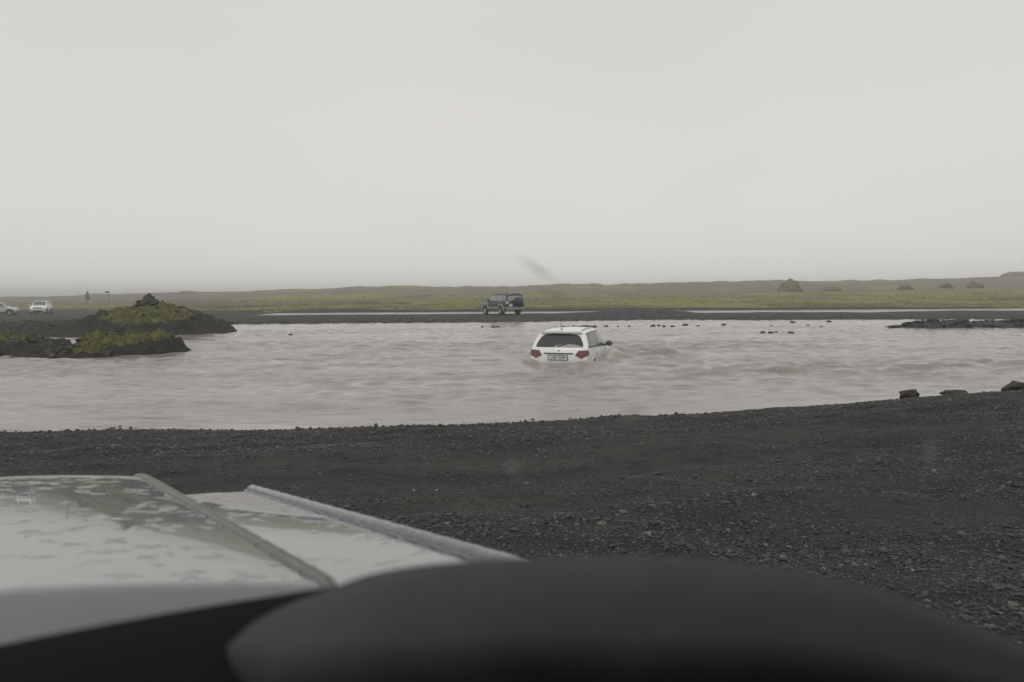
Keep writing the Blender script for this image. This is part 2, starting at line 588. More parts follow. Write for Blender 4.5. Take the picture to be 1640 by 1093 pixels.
def water_surface(X, Y):
    """height, shift along y and foam of the river surface"""
    patch = np.clip(0.5 + 0.75 * fbm(X * .13, Y * .35, oct=3, seed=81), 0, 1.25)
    patch2 = np.clip(0.45 + 0.9 * fbm(X * .10 + 7, Y * .5, oct=3, seed=83), 0, 1.3)
    rap = np.exp(-((Y - 18.3 - .9 * vnoise(X * .1, X * 0, seed=82)) / 1.5) ** 2)
    rap2 = .55 * np.exp(-((Y - 21.8 - 1.2 * vnoise(X * .08, X * 0, seed=84)) / 1.6) ** 2) * sstep(-8, -3, X)
    mid = sstep(12.5, 16, Y) * (1 - .5 * sstep(26, 40, Y))
    calm = sstep(0.0, 3.0, Y - shore(X)) * .75 + .25
    near_car_ = 1.0
    lx = (X - CAR_RC.x) * CAR_F.x + (Y - CAR_RC.y) * CAR_F.y
    ly = (X - CAR_RC.x) * CAR_R.x + (Y - CAR_RC.y) * CAR_R.y
    near_car = np.exp(-((lx + .5) / 1.1) ** 2 - (ly / 1.5) ** 2)
    aA = calm * (0.0070 + 0.0085 * patch + .006 * mid * patch2 + .016 * rap * patch) * (1 - .7 * near_car)
    aB = calm * (0.0030 + 0.010 * mid * patch2 ** 1.5 + 0.052 * (rap + rap2) * patch ** 1.5) * (1 - .85 * near_car)
    A = tile(TILE_A, X, Y); B = tile(TILE_B, X + 11, Y + 5)
    dA = tile(SHIFT_A, X, Y); dB = tile(SHIFT_B, X + 11, Y + 5)
    z = aA * A + aB * B
    dy = 0.8 * aA * dA + 0.6 * aB * dB
    # wake of the wading car
    side_w = np.exp(-((ly - 1.0 - .10 * (3.8 - lx)) / .20) ** 2) * sstep(-.3, .8, lx) * (1 - sstep(3.7, 4.6, lx))
    bow = np.exp(-(((lx - 4.0) / .35) ** 2 + (ly / 1.15) ** 2))
    tail = np.exp(-(((lx + .02) / .35) ** 2 + ((np.abs(ly) - .80) / .22) ** 2))
    z = z + (side_w * .065 + bow * .075 + tail * .04) * np.maximum(.9 + .65 * A + .55 * B, -.2) - .035 * near_car
    side_far = np.exp(-((ly - 2.2 - .25 * (3.5 - lx)) / .9) ** 2) * sstep(-1, 1, lx) * (1 - sstep(4, 7, lx))
    z = z + side_far * (.022 * A + .034 * B)
    foam = sstep(1.6, 2.8, B + .6 * A) * (rap + rap2) * patch * .7
    ex = np.maximum(np.maximum(-lx, lx - 3.85), np.abs(ly) - .83)
    edge = np.exp(-(np.maximum(ex, 0) / .09) ** 2) * sstep(-.25, .5, fbm(X * 3.5, Y * 3.5, oct=3, seed=85))
    foam = foam + (side_w + bow + .5 * tail) * .45 * sstep(.3, 1.8, A + .6 * B + .6 * fbm(X * 5, Y * 5, oct=2, seed=86)) * .9 + .40 * edge
    return z, dy, np.clip(foam, 0, 1)


wx = axis([(-140, -32, 6, .6), (-32, -13, .3, .12), (-13, 17, .085, .085), (17, 42, .12, .3), (42, 160, .6, 6)])
wy = axis([(5, 9.6, .4, .08), (9.6, 30, .075, .10), (30, 56, .12, .5)])
WX, WY = np.meshgrid(wx, wy)
WZ, WD, WF = water_surface(WX, WY)
f = grid_faces(len(wy), len(wx))
cx, cy = WX.ravel()[f].mean(1), WY.ravel()[f].mean(1)
keep = ~((cx < -27) & (cy > 40))
me = mesh_np('river', np.stack([WX, WY + WD, WZ], -1).reshape(-1, 3), f[keep])
attr(me, 'foam', WF)
tag(link('river', me, M_WATER), kind='structure')

sx_ = axis([(-32, 110, 1.0, 1.0)]); sy_ = axis([(66, 84, .5, .5)])
SX, SY = np.meshgrid(sx_, sy_)
SZ = -0.02 + 0.006 * tile(TILE_B, SX, SY)
me = mesh_np('side_channel', np.stack([SX, SY, SZ], -1).reshape(-1, 3), grid_faces(len(sy_), len(sx_)))
tag(link('side_channel', me, M_WATER), kind='structure')


# ------------------------------------------------------------------ mossy lava islets (rear and front)
def islet_mat():
    m, nt, b = new_mat('mossy_lava_islet')
    n1 = noise(nt, 9, 6, .72); n2 = noise(nt, 1.3, 5, .65); n3 = noise(nt, 3.5, 5, .7)
    rock = ramp(nt, n1, [(0.3, (.018, .018, .017)), (0.7, (.060, .056, .050))])
    moss = ramp(nt, n3, [(0.28, (.040, .045, .024)), (0.5, (.098, .106, .042)), (0.72, (.185, .180, .070))])
    mask = mathn(nt, 'ADD', attrn(nt, 'moss'), mathn(nt, 'MULTIPLY', mathn(nt, 'SUBTRACT', n2, 0.5), 1.7))
    mask = mathn(nt, 'ADD', mask, mathn(nt, 'MULTIPLY', mathn(nt, 'SUBTRACT', n3, 0.5), 1.2))
    mk = ramp(nt, mask, [(0.40, (0, 0, 0)), (0.62, (1, 1, 1))])
    nt.links.new(mixc(nt, mk, rock, moss), b.inputs['Base Color'])
    b.inputs['Roughness'].default_value = 0.9
    b.inputs['Specular IOR Level'].default_value = 0.2
    bump(nt, b, mathn(nt, 'ADD', n1, n3), 0.9, 0.07)
    return m


M_ISLET = islet_mat()


def rear_islet(X, Y):
    top = np.interp(X, [-34, -30, -26, -23, -21.5, -20.7, -19.6, -18.6, -17.6, -16.9, -15.9, -15.2, -14.6, -14.0, -13], [.55, .62, .66, .70, .80, 1.12, 1.34, 1.46, 1.42, 1.26, .86, .50, .12, -.25, -.8])
    yc = 38.0 + .25 * vnoise(X * .5, X * 0, seed=91)
    wf = np.interp(X, [-30, -22, -18, -15], [4.8, 4.6, 3.4, 2.2])
    e = np.where(Y < yc, (yc - Y) / wf, (Y - yc) / 4.5)
    base = (top + .7) * np.clip(1 - np.abs(e) ** 1.75, 0, 1) - .7
    g = sstep(-.2, .5, base) * sstep(-23, -20, X)
    rug = (.20 * np.abs(fbm(X * 1.1, Y * 1.1, oct=4, seed=92)) + .11 * fbm(X * 3.0, Y * 3.0, oct=3, seed=93)) * (.25 + .75 * g)
    return base + rug - .06


def rear_moss(X, Y, Z):
    crown = np.exp(-(((X + 18.4) / 1.9) ** 2)) * sstep(.45, 1.0, Z)
    left_ = sstep(.42, .62, Z) * sstep(-20, -24, X) * .42
    return np.clip(1.0 * crown + left_ + .32 * sstep(.3, .8, Z) * sstep(-21, -19, X), 0, 1)


def front_islet(X, Y):
    top = np.interp(X, [-27, -22, -19, -17, -15.6, -15.0, -14.5, -13.9, -13.2, -12.4, -11.9, -11.5, -11.2, -10.9, -10.6, -10.2], [.72, .74, .70, .66, .50, .36, .46, .70, .84, .84, .80, .66, .18, .05, -.02, -.6])
    yc = np.interp(X, [-27, -19, -15, -13, -11], [28.0, 27.0, 24.6, 24.3, 25.6])
    wf = np.interp(X, [-27, -19, -16, -14.2, -12.5, -11, -10], [5.0, 4.2, 2.6, 2.6, 1.9, 1.1, .8])
    wb = np.interp(X, [-27, -18, -14, -11], [2.6, 2.4, 2.0, 1.0])
    e = np.where(Y < yc, (yc - Y) / wf, (Y - yc) / wb)
    base = (top + .6) * np.clip(1 - np.abs(e) ** 2.3, 0, 1) - .6
    g = sstep(-.15, .3, base)
    rug = (.22 * np.abs(fbm(X * 1.4, Y * 1.4, oct=4, seed=95)) + .10 * fbm(X * 3.8, Y * 3.8, oct=3, seed=96)) * (.2 + .8 * g)
    return base + rug - .07 - .20 * g


def front_moss(X, Y, Z):
    low_left = np.exp(-(((X + 13.5) / 1.0) ** 2)) * .78
    top_ = sstep(.20, .55, Z) * .56 * sstep(-10.9, -11.9, X)
    return np.clip(low_left * sstep(.03, .18, Z) + top_ + .2 * sstep(-15, -19, X) * sstep(.3, .6, Z), 0, 1)


ISL = []
for nm, fn, mf, xr, yr, st in (('islet', rear_islet, rear_moss, (-34, -13.2), (32.5, 43.5), .09),
                              ('islet', front_islet, front_moss, (-27, -10.0), (21.5, 31.0), .07)):
    ix = np.arange(xr[0], xr[1], st); iy = np.arange(yr[0], yr[1], st)
    IX, IY = np.meshgrid(ix, iy)
    IZ = fn(IX, IY)
    ff = grid_faces(len(iy), len(ix))
    zc = IZ.ravel()[ff].max(1)
    me = mesh_np('islet', np.stack([IX, IY, IZ], -1).reshape(-1, 3), ff[zc > -.3])
    attr(me, 'moss', mf(IX, IY, IZ))
    tag(link(nm, me, M_ISLET), kind='structure')


# ------------------------------------------------------------------ scattered stuff: gravel stones, grass tufts
def ico(sub=0):
    bm = bmesh.new(); bmesh.ops.create_icosphere(bm, subdivisions=sub + 1, radius=1.0)
    v = np.array([x.co[:] for x in bm.verts]); fcs = np.array([[q.index for q in fc.verts] for fc in bm.faces])
    bm.free()
    return v, fcs


ICO_V, ICO_F = ico(0)


def scatter_stones(P, rad, shade, flat=0.6):
    n = len(P); nv = len(ICO_V)
    V = ICO_V[None] * (1 + .28 * rng.standard_normal((n, nv, 1)).clip(-1.6, 1.6))
    sc = rad[:, None] * np.stack([rng.uniform(.8, 1.45, n), rng.uniform(.7, 1.15, n), flat * rng.uniform(.6, 1.25, n)], -1)
    V = V * sc[:, None, :]
    a = rng.uniform(0, 2 * np.pi, n); c, s = np.cos(a), np.sin(a)
    V = np.stack([V[..., 0] * c[:, None] - V[..., 1] * s[:, None], V[..., 0] * s[:, None] + V[..., 1] * c[:, None], V[..., 2]], -1)
    V = V + P[:, None, :]
    Fc = (ICO_F[None] + (np.arange(n) * nv)[:, None, None]).reshape(-1, 3)
    return V.reshape(-1, 3), Fc, np.repeat(shade, nv)


n = 240000
yy = 2.0 + 10.6 * rng.random(n * 2) ** 0.85
xx = rng.uniform(-1, 1, n * 2) * (yy * .80 + 1.2) + .3
coarse = 0.45 + .5 * fbm(xx * .28, yy * 1.0, oct=3, seed=111) + .25 * fbm(xx * .7, yy * 2.4, oct=2, seed=112)
coarse = coarse - .40 * ruts(xx, yy)
coarse = np.clip(coarse + .22 * sstep(8.5, 10.5, yy) + .12 * sstep(2, 7, xx), 0, 1.3)
ok = (yy < shore(xx) + .05) & (rng.random(n * 2) < .42 + .70 * np.clip(coarse, 0, 1))
xx, yy, coarse = xx[ok][:n], yy[ok][:n], coarse[ok][:n]
rad = np.exp(rng.normal(math.log(.0056), .5, len(xx))) * (.65 + .75 * coarse)
rad = rad.clip(.003, .026)
zz = height(xx, yy) + rad * .10
V, Fc, sh = scatter_stones(np.stack([xx, yy, zz], -1), rad, np.clip(rng.beta(1.8, 3.4, len(xx)) + .02 + .35 * (rng.random(len(xx)) < .018), 0, 1), .72)
me = mesh_np('gravel', V, Fc, smooth=False)
attr(me, 'shade', sh)
tag(link('gravel', me, M_STONE), kind='stuff')

n = 2600
xx = rng.uniform(-9, 9.5, n); yy = shore(xx) - rng.normal(.10, .16, n)
rad = np.exp(rng.normal(math.log(.014), .45, n)).clip(.006, .045)
V, Fc, sh = scatter_stones(np.stack([xx, yy, height(xx, yy) + rad * .15], -1), rad, rng.beta(2, 6, n) * .8, .75)
me = mesh_np('gravel', V, Fc, smooth=False)
attr(me, 'shade', sh)
tag(link('gravel', me, M_STONE), kind='stuff')

# loose lava blocks on the islets
bx_, by_, bz_ = [], [], []
for fn, xr, yr, cnt in ((rear_islet, (-30, -14.3), (33.8, 39), 520), (front_islet, (-26, -10.9), (22.3, 27), 620)):
    xx = rng.uniform(*xr, cnt); yy = rng.uniform(*yr, cnt); zz = fn(xx, yy)
    ok = zz > -.03
    bx_.append(xx[ok]); by_.append(yy[ok]); bz_.append(zz[ok])
xx, yy, zz = (np.concatenate(q) for q in (bx_, by_, bz_))
rad = np.exp(rng.normal(math.log(.055), .5, len(xx))).clip(.02, .16)
V, Fc, sh = scatter_stones(np.stack([xx, yy, zz], -1), rad, rng.beta(2, 5, len(xx)) * .7, .8)
me = mesh_np('gravel', V, Fc, smooth=False)
attr(me, 'shade', sh)
tag(link('gravel', me, M_STONE), kind='stuff')

# stones along the far bar and the low bank: too many and too small to count
n = 2600
xx = rng.uniform(-24, 45, n); yy = far_shore(xx) + np.abs(rng.normal(0, 3.0, n)) + .1
x2 = rng.uniform(19.8, 60, 1500); y2 = 39.0 + rng.normal(0, .75, 1500)
xx = np.concatenate([xx, x2]); yy = np.concatenate([yy, y2])
zz = height(xx, yy)
ok = zz > -.04
xx, yy, zz = xx[ok], yy[ok], zz[ok]
rad = np.exp(rng.normal(math.log(.055), .45, len(xx))) * np.where(yy < 45, 1.7, 1.0)
V, Fc, sh = scatter_stones(np.stack([xx, yy, zz], -1), rad, rng.beta(2, 5, len(xx)) * .8)
me = mesh_np('gravel', V, Fc, smooth=False)
attr(me, 'shade', sh)
tag(link('gravel', me, M_STONE), kind='stuff')


def grass_mat():
    m, nt, b = new_mat('grass_blades')
    a = attrn(nt, 'shade')
    c = ramp(nt, a, [(0.0, (.085, .090, .026)), (0.5, (.165, .165, .042)), (1.0, (.25, .225, .075))])
    nt.links.new(c, b.inputs['Base Color'])
    b.inputs['Roughness'].default_value = 0.8
    b.inputs['Specular IOR Level'].default_value = 0.2
    return m


M_GRASS = grass_mat()


def tufts(P, hgt, blades=7, spread=.5):
    n = len(P)
    a = rng.uniform(0, 2 * np.pi, (n, blades)); lean = rng.uniform(.15, .9, (n, blades))
    h = hgt[:, None] * rng.uniform(.6, 1.15, (n, blades)); w = h * rng.uniform(.10, .2, (n, blades))
    r0 = hgt[:, None] * spread * rng.random((n, blades))
    bx = P[:, 0:1] + r0 * np.cos(a); by = P[:, 1:2] + r0 * np.sin(a); bz = np.repeat(P[:, 2:3], blades, 1) - .02
    tx = bx + h * lean * np.cos(a); ty = by + h * lean * np.sin(a); tz = bz + h
    px, py = -np.sin(a) * w, np.cos(a) * w
    V = np.stack([np.stack([bx - px, by - py, bz], -1), np.stack([bx + px, by + py, bz], -1), np.stack([tx, ty, tz], -1)], 2)
    Fc = np.arange(n * blades * 3).reshape(-1, 3)
    sh = np.repeat((rng.random((n, 1)) * .7 + .3 * rng.random((n, blades))).ravel(), 3)
    return V.reshape(-1, 3), Fc, sh


parts = []
# plain: grass tufts near the far channel, thinning with distance
n = 26000
yy = 80.5 + 110 * rng.random(n) ** 1.6; xx = rng.uniform(-.62, .85, n) * yy
ok = (grass_mask(xx, yy) > .6) & (fbm(xx * .12, yy * .16, oct=3, seed=121) > -.25)
xx, yy = xx[ok], yy[ok]
parts.append(tufts(np.stack([xx, yy, height(xx, yy)], -1), rng.uniform(.06, .17, len(xx)) * (.6 + yy / 160), 6, 1.6))
# islets
for fn, mf, xr, yr, cnt in ((rear_islet, rear_moss, (-30, -14.2), (34, 40), 16000), (front_islet, front_moss, (-26, -11), (22.3, 28.5), 18000)):
    xx = rng.uniform(*xr, cnt); yy = rng.uniform(*yr, cnt); zz = fn(xx, yy)
    ok = rng.random(cnt) < np.clip(mf(xx, yy, zz) * 1.2 - .45 + .5 * fbm(xx * 1.2, yy * 1.2, oct=3, seed=131), 0, 1)
    ok &= zz > .05
    xx, yy, zz = xx[ok], yy[ok], zz[ok]
    V_, F_, s_ = tufts(np.stack([xx, yy, zz], -1), rng.uniform(.035, .10, len(xx)), 6, .9)
    parts.append((V_, F_, s_ * (.62 if fn is rear_islet else .42)))
off = 0; VV = []; FF = []; SS = []
for V, Fc, s in parts:
    VV.append(V); FF.append(Fc + off); SS.append(s); off += len(V)
me = mesh_np('grass', np.concatenate(VV), np.concatenate(FF), smooth=False)
attr(me, 'shade', np.concatenate(SS))
tag(link('grass', me, M_GRASS), kind='stuff')


# ------------------------------------------------------------------ rocks
def rock_mesh(size, seed, sub=3, facets=9, rough=.16, peak=None):
    v, fc = ico(sub)
    rg = np.random.default_rng(seed)
    # planed facets, then noise
    r = np.ones(len(v))
    for _ in range(facets):
        d = rg.standard_normal(3); d /= np.linalg.norm(d)
        lim = rg.uniform(.62, .92)
        c = v @ d
        r = np.minimum(r, np.where(c > 1e-3, lim / np.maximum(c, 1e-3), 9))
    v = v * r[:, None]
    v = v * (1 + rough * fbm(v[:, 0] * 2.2 + seed, v[:, 1] * 2.2, v[:, 2] * 2.2, oct=4, seed=seed))[:, None]
    if peak is not None:
        v = peak(v)
    v = v * np.array(size)[None]
    return v, fc


def rock(name, loc, size, seed, mat, label, group=None, cat='rock', sub=3, peak=None, rz=0.0, rough=.16):
    if cat == 'mound': rough = .11
    v, fc = rock_mesh(size, seed, sub, 0 if cat == 'mound' else 9, rough, peak)
    me = mesh_np(name, v, fc, smooth=True)
    me.set_sharp_from_angle(angle=R(42))
    o = link(name, me, mat)
    o.location = loc; o.rotation_euler = (0, 0, rz)
    return tag(o, label, cat, group)


# lava stack on the rear islet: one broken block with a peak and shoulders
def lava_block():
    mv, mf, off = [], [], 0
    for (c, s, sd) in (((-.12, 0, .18), (.46, .42, .30), 201), ((.22, .05, .22), (.34, .36, .30), 202), ((.0, .0, .40), (.24, .26, .32), 203), ((-.34, -.05, .10), (.26, .25, .18), 204), ((.10, -.12, .30), (.25, .22, .26), 205)):
        v, fc = rock_mesh(s, sd, 3, 10, .22)
        mv.append(v + np.array(c)); mf.append(fc + off); off += len(v)
    me = mesh_np('lava_rock', np.concatenate(mv), np.concatenate(mf))
    me.set_sharp_from_angle(angle=R(40))
    o = link('lava_rock', me, M_LAVA)
    o.location = (-18.66, 38.0, float(rear_islet(np.array([-18.66]), np.array([38.0]))[0]) - .06)
    tag(o, 'jagged dark lava rock perched on top of the green mossy islet', 'rock')


lava_block()

# boulders along the edge of the near gravel bank
for (x, y, s, sd, lb) in ((5.93, 10.95, (.145, .13, .095), 221, 'oblong brown boulder at the water edge, alone on the gravel bank'),
                          (6.66, 11.0, (.22, .16, .055), 222, 'low flat mossy boulder half sunk in the gravel bank edge'),
                          (7.53, 10.95, (.24, .22, .105), 223, 'large mossy brown boulder cut by the edge of the picture on the gravel bank')):
    rock('boulder', (x, y, float(height(np.array([x]), np.array([y]))[0]) + s[2] * .55), s, sd, M_BANKROCK, lb, cat='boulder')

# small rocks breaking the surface
for i, (u, v, r_) in enumerate(((773, 524.5, .10), (790, 524.5, .13), (797, 524, .10), (1008, 523, .08), (1046, 523, .14), (1056, 522, .10), (1064, 523, .09), (1077, 523.5, .11),
                                (1098, 522, .15), (1118, 522.5, .09), (1160, 521, .12), (1222, 533, .10), (1236, 534, .13), (1244, 533, .09), (1268, 534, .12), (1236, 523, .10),
                                (1270, 517, .16), (1328, 516, .15), (465, 537, .10), (1255, 523.5, .08), (1295, 522, .09), (1316, 524, .08), (890, 524, .09), (903, 524, .12), (911, 524.3, .10), (919, 524, .13), (928, 524.2, .11), (937, 523.6, .17), (945, 524, .12), (953, 524, .12), (971, 523.6, .12), (990, 523, .07))):
    D = 1.9 * 1184 / (v - (471 - (u - 820) * .0061))
    x = (u - 820) / 1184 * D
    rock('wading_rock', (x, D, r_ * .12), (r_ * 1.25, r_ * .9, r_ * .62), 300 + i, M_WETROCK, 'small dark wet rock poking out of the brown river', 'small rocks poking out of the river', sub=2)
# larger stones of the low bank
for i, (u, v, w, hgt, lb) in enumerate(((1434, 519, .75, .16, 'low flat dark rock standing in the river just off the tip of the stony bank'),
                                       (1495, 515, .5, .22, 'dark boulder on the stony bank in the river, near its tip'),
                                       (1540, 516, .6, .22, 'dark boulder on the middle of the stony bank in the river'),
                                       (1628, 513, .7, .34, 'tallest dark boulder on the stony bank in the river'))):
    D = 39.0
    x = (u - 820) / 1184 * D
    rock('boulder', (x, D, max(.0, float(height(np.array([x]), np.array([D]))[0])) + hgt * .2), (w * .6, .35, hgt * .6), 340 + i, M_WETROCK, lb, cat='boulder', sub=3)


def on_plain(u, D):
    x = (u - 820) / 1184 * D
    return x, D, float(height(np.array([x]), np.array([D]))[0])


def leanpeak(px):
    def fn(v):
        t = np.clip((v[:, 2] + .2), 0, 1.2)
        v = v.copy(); v[:, 0] = v[:, 0] * (1 - .45 * t) + px * t
        return v
    return fn


def dome(v):
    t = np.clip(v[:, 2], 0, 1.2)
    v = v.copy(); v[:, 0] = v[:, 0] * (1.08 - .20 * t) + .05 * vnoise(v[:, 0] * 3, v[:, 2] * 3, seed=9)
    v[:, 2] = v[:, 2] * (1 - .08 * np.abs(v[:, 0]))
    return v


for u, D, s, sd, mt, pk, lb, ct in (
        (1265, 200, (2.9, 3.0, 3.3), 239, M_MOUND, dome, 'tall rounded mossy mound standing above the green plain against the sky', 'mound'),
        (1332, 200, (2.4, 2, 1.2), 232, M_MOUND, None, 'small mossy hump beside the tall rounded mound on the plain', 'mound'),
        (1452, 205, (2.4, 2.2, 1.7), 233, M_FARROCK, leanpeak(-.35), 'slanted dark rock slab on the plain, thinnest of the three dark rocks', 'rock'),
        (1514, 208, (2.5, 2.4, 1.5), 234, M_FARROCK, leanpeak(-.05), 'pointed dark rock on the grassy plain, middle of the three dark rocks', 'rock'),
        (1560, 208, (3.2, 2.6, 1.7), 235, M_FARROCK, leanpeak(-.25), 'broad dark wedge-shaped rock on the grassy plain, biggest of the three dark rocks', 'rock'),
        (1624, 330, (6.0, 5, 2.4), 236, M_MOUND, None, 'distant low rocky hump on the skyline at the edge of the picture', 'mound'),
        (300, 300, (4, 3, 1.5), 237, M_MOUND, None, 'faint grey hump on the hazy skyline behind the mossy islet', 'mound'),
        (62, 150, (.9, .8, .8), 238, M_FARROCK, None, 'small dark rock on the plain just behind the white car', 'rock')):
    x, y, z = on_plain(u, D)
    rock({'mound': 'mossy_mound', 'rock': 'plain_rock'}[ct], (x, y, z), s, sd, mt, lb, cat=ct, peak=pk)


# ------------------------------------------------------------------ car building kit
def pchip(P, q):
    """monotone cubic through P[0..n-1] (n,k) at parameters q"""
    P = np.asarray(P, float); n = len(P)
    d = np.diff(P, axis=0)
    m = np.zeros_like(P)
    a, b = d[:-1], d[1:]
    with np.errstate(divide='ignore', invalid='ignore'):
        m[1:-1] = np.where(a * b > 0, 2 * a * b / (a + b), 0)
    m[0], m[-1] = d[0], d[-1]
    q = np.clip(np.asarray(q, float), 0, n - 1)
    i = np.minimum(q.astype(int), n - 2); t = (q - i)[:, None]
    h00 = 2 * t ** 3 - 3 * t ** 2 + 1; h10 = t ** 3 - 2 * t ** 2 + t; h01 = -2 * t ** 3 + 3 * t ** 2; h11 = t ** 3 - t ** 2
    return h00 * P[i] + h10 * m[i] + h01 * P[i + 1] + h11 * m[i + 1]


class Shell:
    """car body surface: stations rear to front, each with points sill to roof centre (x forward, y half width, z)"""
    def __init__(self, stations, bulge_r=.09, bulge_f=.12, scale=(1, 1, 1)):
        self.C = np.array(stations, float) * np.array(scale)
        self.ns, self.nt = self.C.shape[:2]
        self.br, self.bf = bulge_r, bulge_f
    def S(self, s, t, sgn=1):
        col = np.stack([pchip(self.C[:, k], [s])[0] for k in range(self.nt)])
        p = pchip(col, [t])[0]
        return np.array([p[0], sgn * p[1], p[2]])
    def rear(self, v, t):
        p = self.S(0, t)
        return np.array([p[0] - self.br * (1 - v * v), v * p[1], p[2]])
    def front(self, v, t):
        p = self.S(self.ns - 1, t)
        return np.array([p[0] + self.bf * (1 - v * v), v * p[1], p[2]])
    def body(self, n_s=60, n_t=36):
        mb = MB()
        ss = np.linspace(0, self.ns - 1, n_s); ts = np.linspace(0, self.nt - 1, n_t)
        cols = np.stack([pchip(self.C[:, k], ss) for k in range(self.nt)], 1)
        G = np.stack([pchip(cols[i], ts) for i in range(n_s)])
        Gm = G * np.array([1, -1, 1])
        full = np.concatenate([G, Gm[:, ::-1][:, 1:]], 1)
        mb.grid(full)
        vv = np.linspace(-1, 1, 25)
        for fn in (self.rear, self.front):
            mb.grid([[fn(v, t) for v in vv] for t in ts])
        # floor
        mb.grid([[G[i, 0] * np.array([1, y, 1]) for y in np.linspace(-1, 1, 5)] for i in range(n_s)])
        return mb


def patch(mb, fn, poly, off=.006, rings=4, seg=5, depth=.02):
    """panel on a surface fn(a,b): star-shaped polygon in (a,b), set proud of it by off with a rim going back in"""
    poly = [np.array(p, float) for p in poly]
    c = sum(poly) / len(poly)
    edge = []
    for i in range(len(poly)):
        a, b = poly[i], poly[(i + 1) % len(poly)]
        for k in range(seg): edge.append(a + (b - a) * k / seg)
    ne = len(edge)
    e = 1e-3
    def pt(q, o):
        p = fn(*q)
        du = fn(q[0] + e, q[1]) - fn(q[0] - e, q[1]); dv = fn(q[0], q[1] + e) - fn(q[0], q[1] - e)
        nrm = np.cross(du, dv); L = np.linalg.norm(nrm)
        nrm = nrm / L if L > 1e-12 else np.array([0, 0, 1.])
        ref = p - np.array([CENTER[0], 0, CENTER[1]])
        if nrm @ ref < 0: nrm = -nrm
        return p + nrm * o
    V = [pt(c, off)]; Fc = []
    for r in range(1, rings + 1):
        for q in edge: V.append(pt(c + (q - c) * r / rings, off))
    for q in edge: V.append(pt(q, off - depth))
    for k in range(ne): Fc.append((0, 1 + k, 1 + (k + 1) % ne))
    for r in range(rings):
        for k in range(ne):
            k2 = (k + 1) % ne
            Fc.append((1 + r * ne + k, 1 + (r + 1) * ne + k, 1 + (r + 1) * ne + k2, 1 + r * ne + k2))
    mb.add(V, Fc)
    return mb


CENTER = (2.0, 0.7)

M_WHITE = simple('white_car_paint', (.78, .78, .76), .35, coat=.6, var=.03, scale=2)
def dirty_paint(name, col, dirt, zlo, zhi):
    m, nt, b = new_mat(name)
    tc = N(nt, 'ShaderNodeTexCoord').outputs['Object']
    sx = N(nt, 'ShaderNodeSeparateXYZ'); nt.links.new(tc, sx.inputs[0])
    n1 = noise(nt, 5, 5, .65, tc); n2 = noise(nt, 40, 3, .6, tc)
    f = mathn(nt, 'ADD', mathn(nt, 'MULTIPLY', mathn(nt, 'SUBTRACT', zhi, sx.outputs['Z']), 1 / (zhi - zlo)), mathn(nt, 'MULTIPLY', mathn(nt, 'SUBTRACT', n1, 0.5), 1.6))
    f = mathn(nt, 'MULTIPLY', mathn(nt, 'ADD', f, mathn(nt, 'MULTIPLY', mathn(nt, 'SUBTRACT', n2, 0.5), 1.0)), 0.42, True)
    nt.links.new(mixc(nt, f, col, dirt), b.inputs['Base Color'])
    b.inputs['Roughness'].default_value = 0.38
    b.inputs['Coat Weight'].default_value = 0.5
    b.inputs['Coat Roughness'].default_value = 0.08
    return m


M_MUDDYWHITE = dirty_paint('white_paint_with_river_mud', (.80, .80, .78), (.42, .38, .33), .60, .98)
M_DIRTYWHITE = simple('white_paint_with_road_dirt', (.80, .80, .79), .4, coat=.4, var=.08, scale=3)
M_SILVER = simple('silver_car_paint', (.52, .53, .55), .35, metal=.3, coat=.6, var=.05, scale=2)
M_GREENP = simple('dark_green_car_paint', (.008, .018, .019), .4, coat=.3, var=.15, scale=3)
M_CLAD = simple('beige_grey_cladding', (.28, .27, .25), .45, var=.1, scale=5)
M_BLACK = simple('black_plastic', (.018, .018, .019), .5, var=.2, scale=12)
M_TYRE = simple('tyre_rubber', (.016, .016, .016), .8, var=.2, scale=14)
M_RIM = simple('alloy_rim', (.55, .56, .57), .35, metal=.7, var=.06, scale=8)
M_GLASS = simple('tinted_window_glass', (.030, .034, .036), .06, spec=.6, var=.2, scale=3)
M_GLASSC = simple('clear_window_glass', (.11, .12, .125), .05, spec=.9, var=.15, scale=3)
M_GLASSJ = simple('daylight_painted_glass', (.24, .265, .27), .06, spec=.9, var=.3, scale=5)  # bright haze showing through the windows is put into this base colour
M_RED = simple('red_tail_lens', (.115, .012, .017), .12, coat=.8, var=.15, scale=14)
M_LENS = simple('clear_lens', (.70, .66, .64), .12, coat=.8, var=.1, scale=14)
M_PLATE = simple('plate_white', (.72, .73, .74), .4, var=.03)
M_PLATEFR = simple('grey_plate_frame', (.10, .11, .12), .5, var=.1)
M_PLATETXT = simple('plate_blue_lettering', (.13, .145, .20), .4, var=.05)
M_RAIL = simple('silver_roof_rail', (.45, .45, .45), .4, metal=.4, var=.1)
M_CHROME = simple('chrome_trim', (.62, .63, .64), .15, metal=1.0, var=.05)


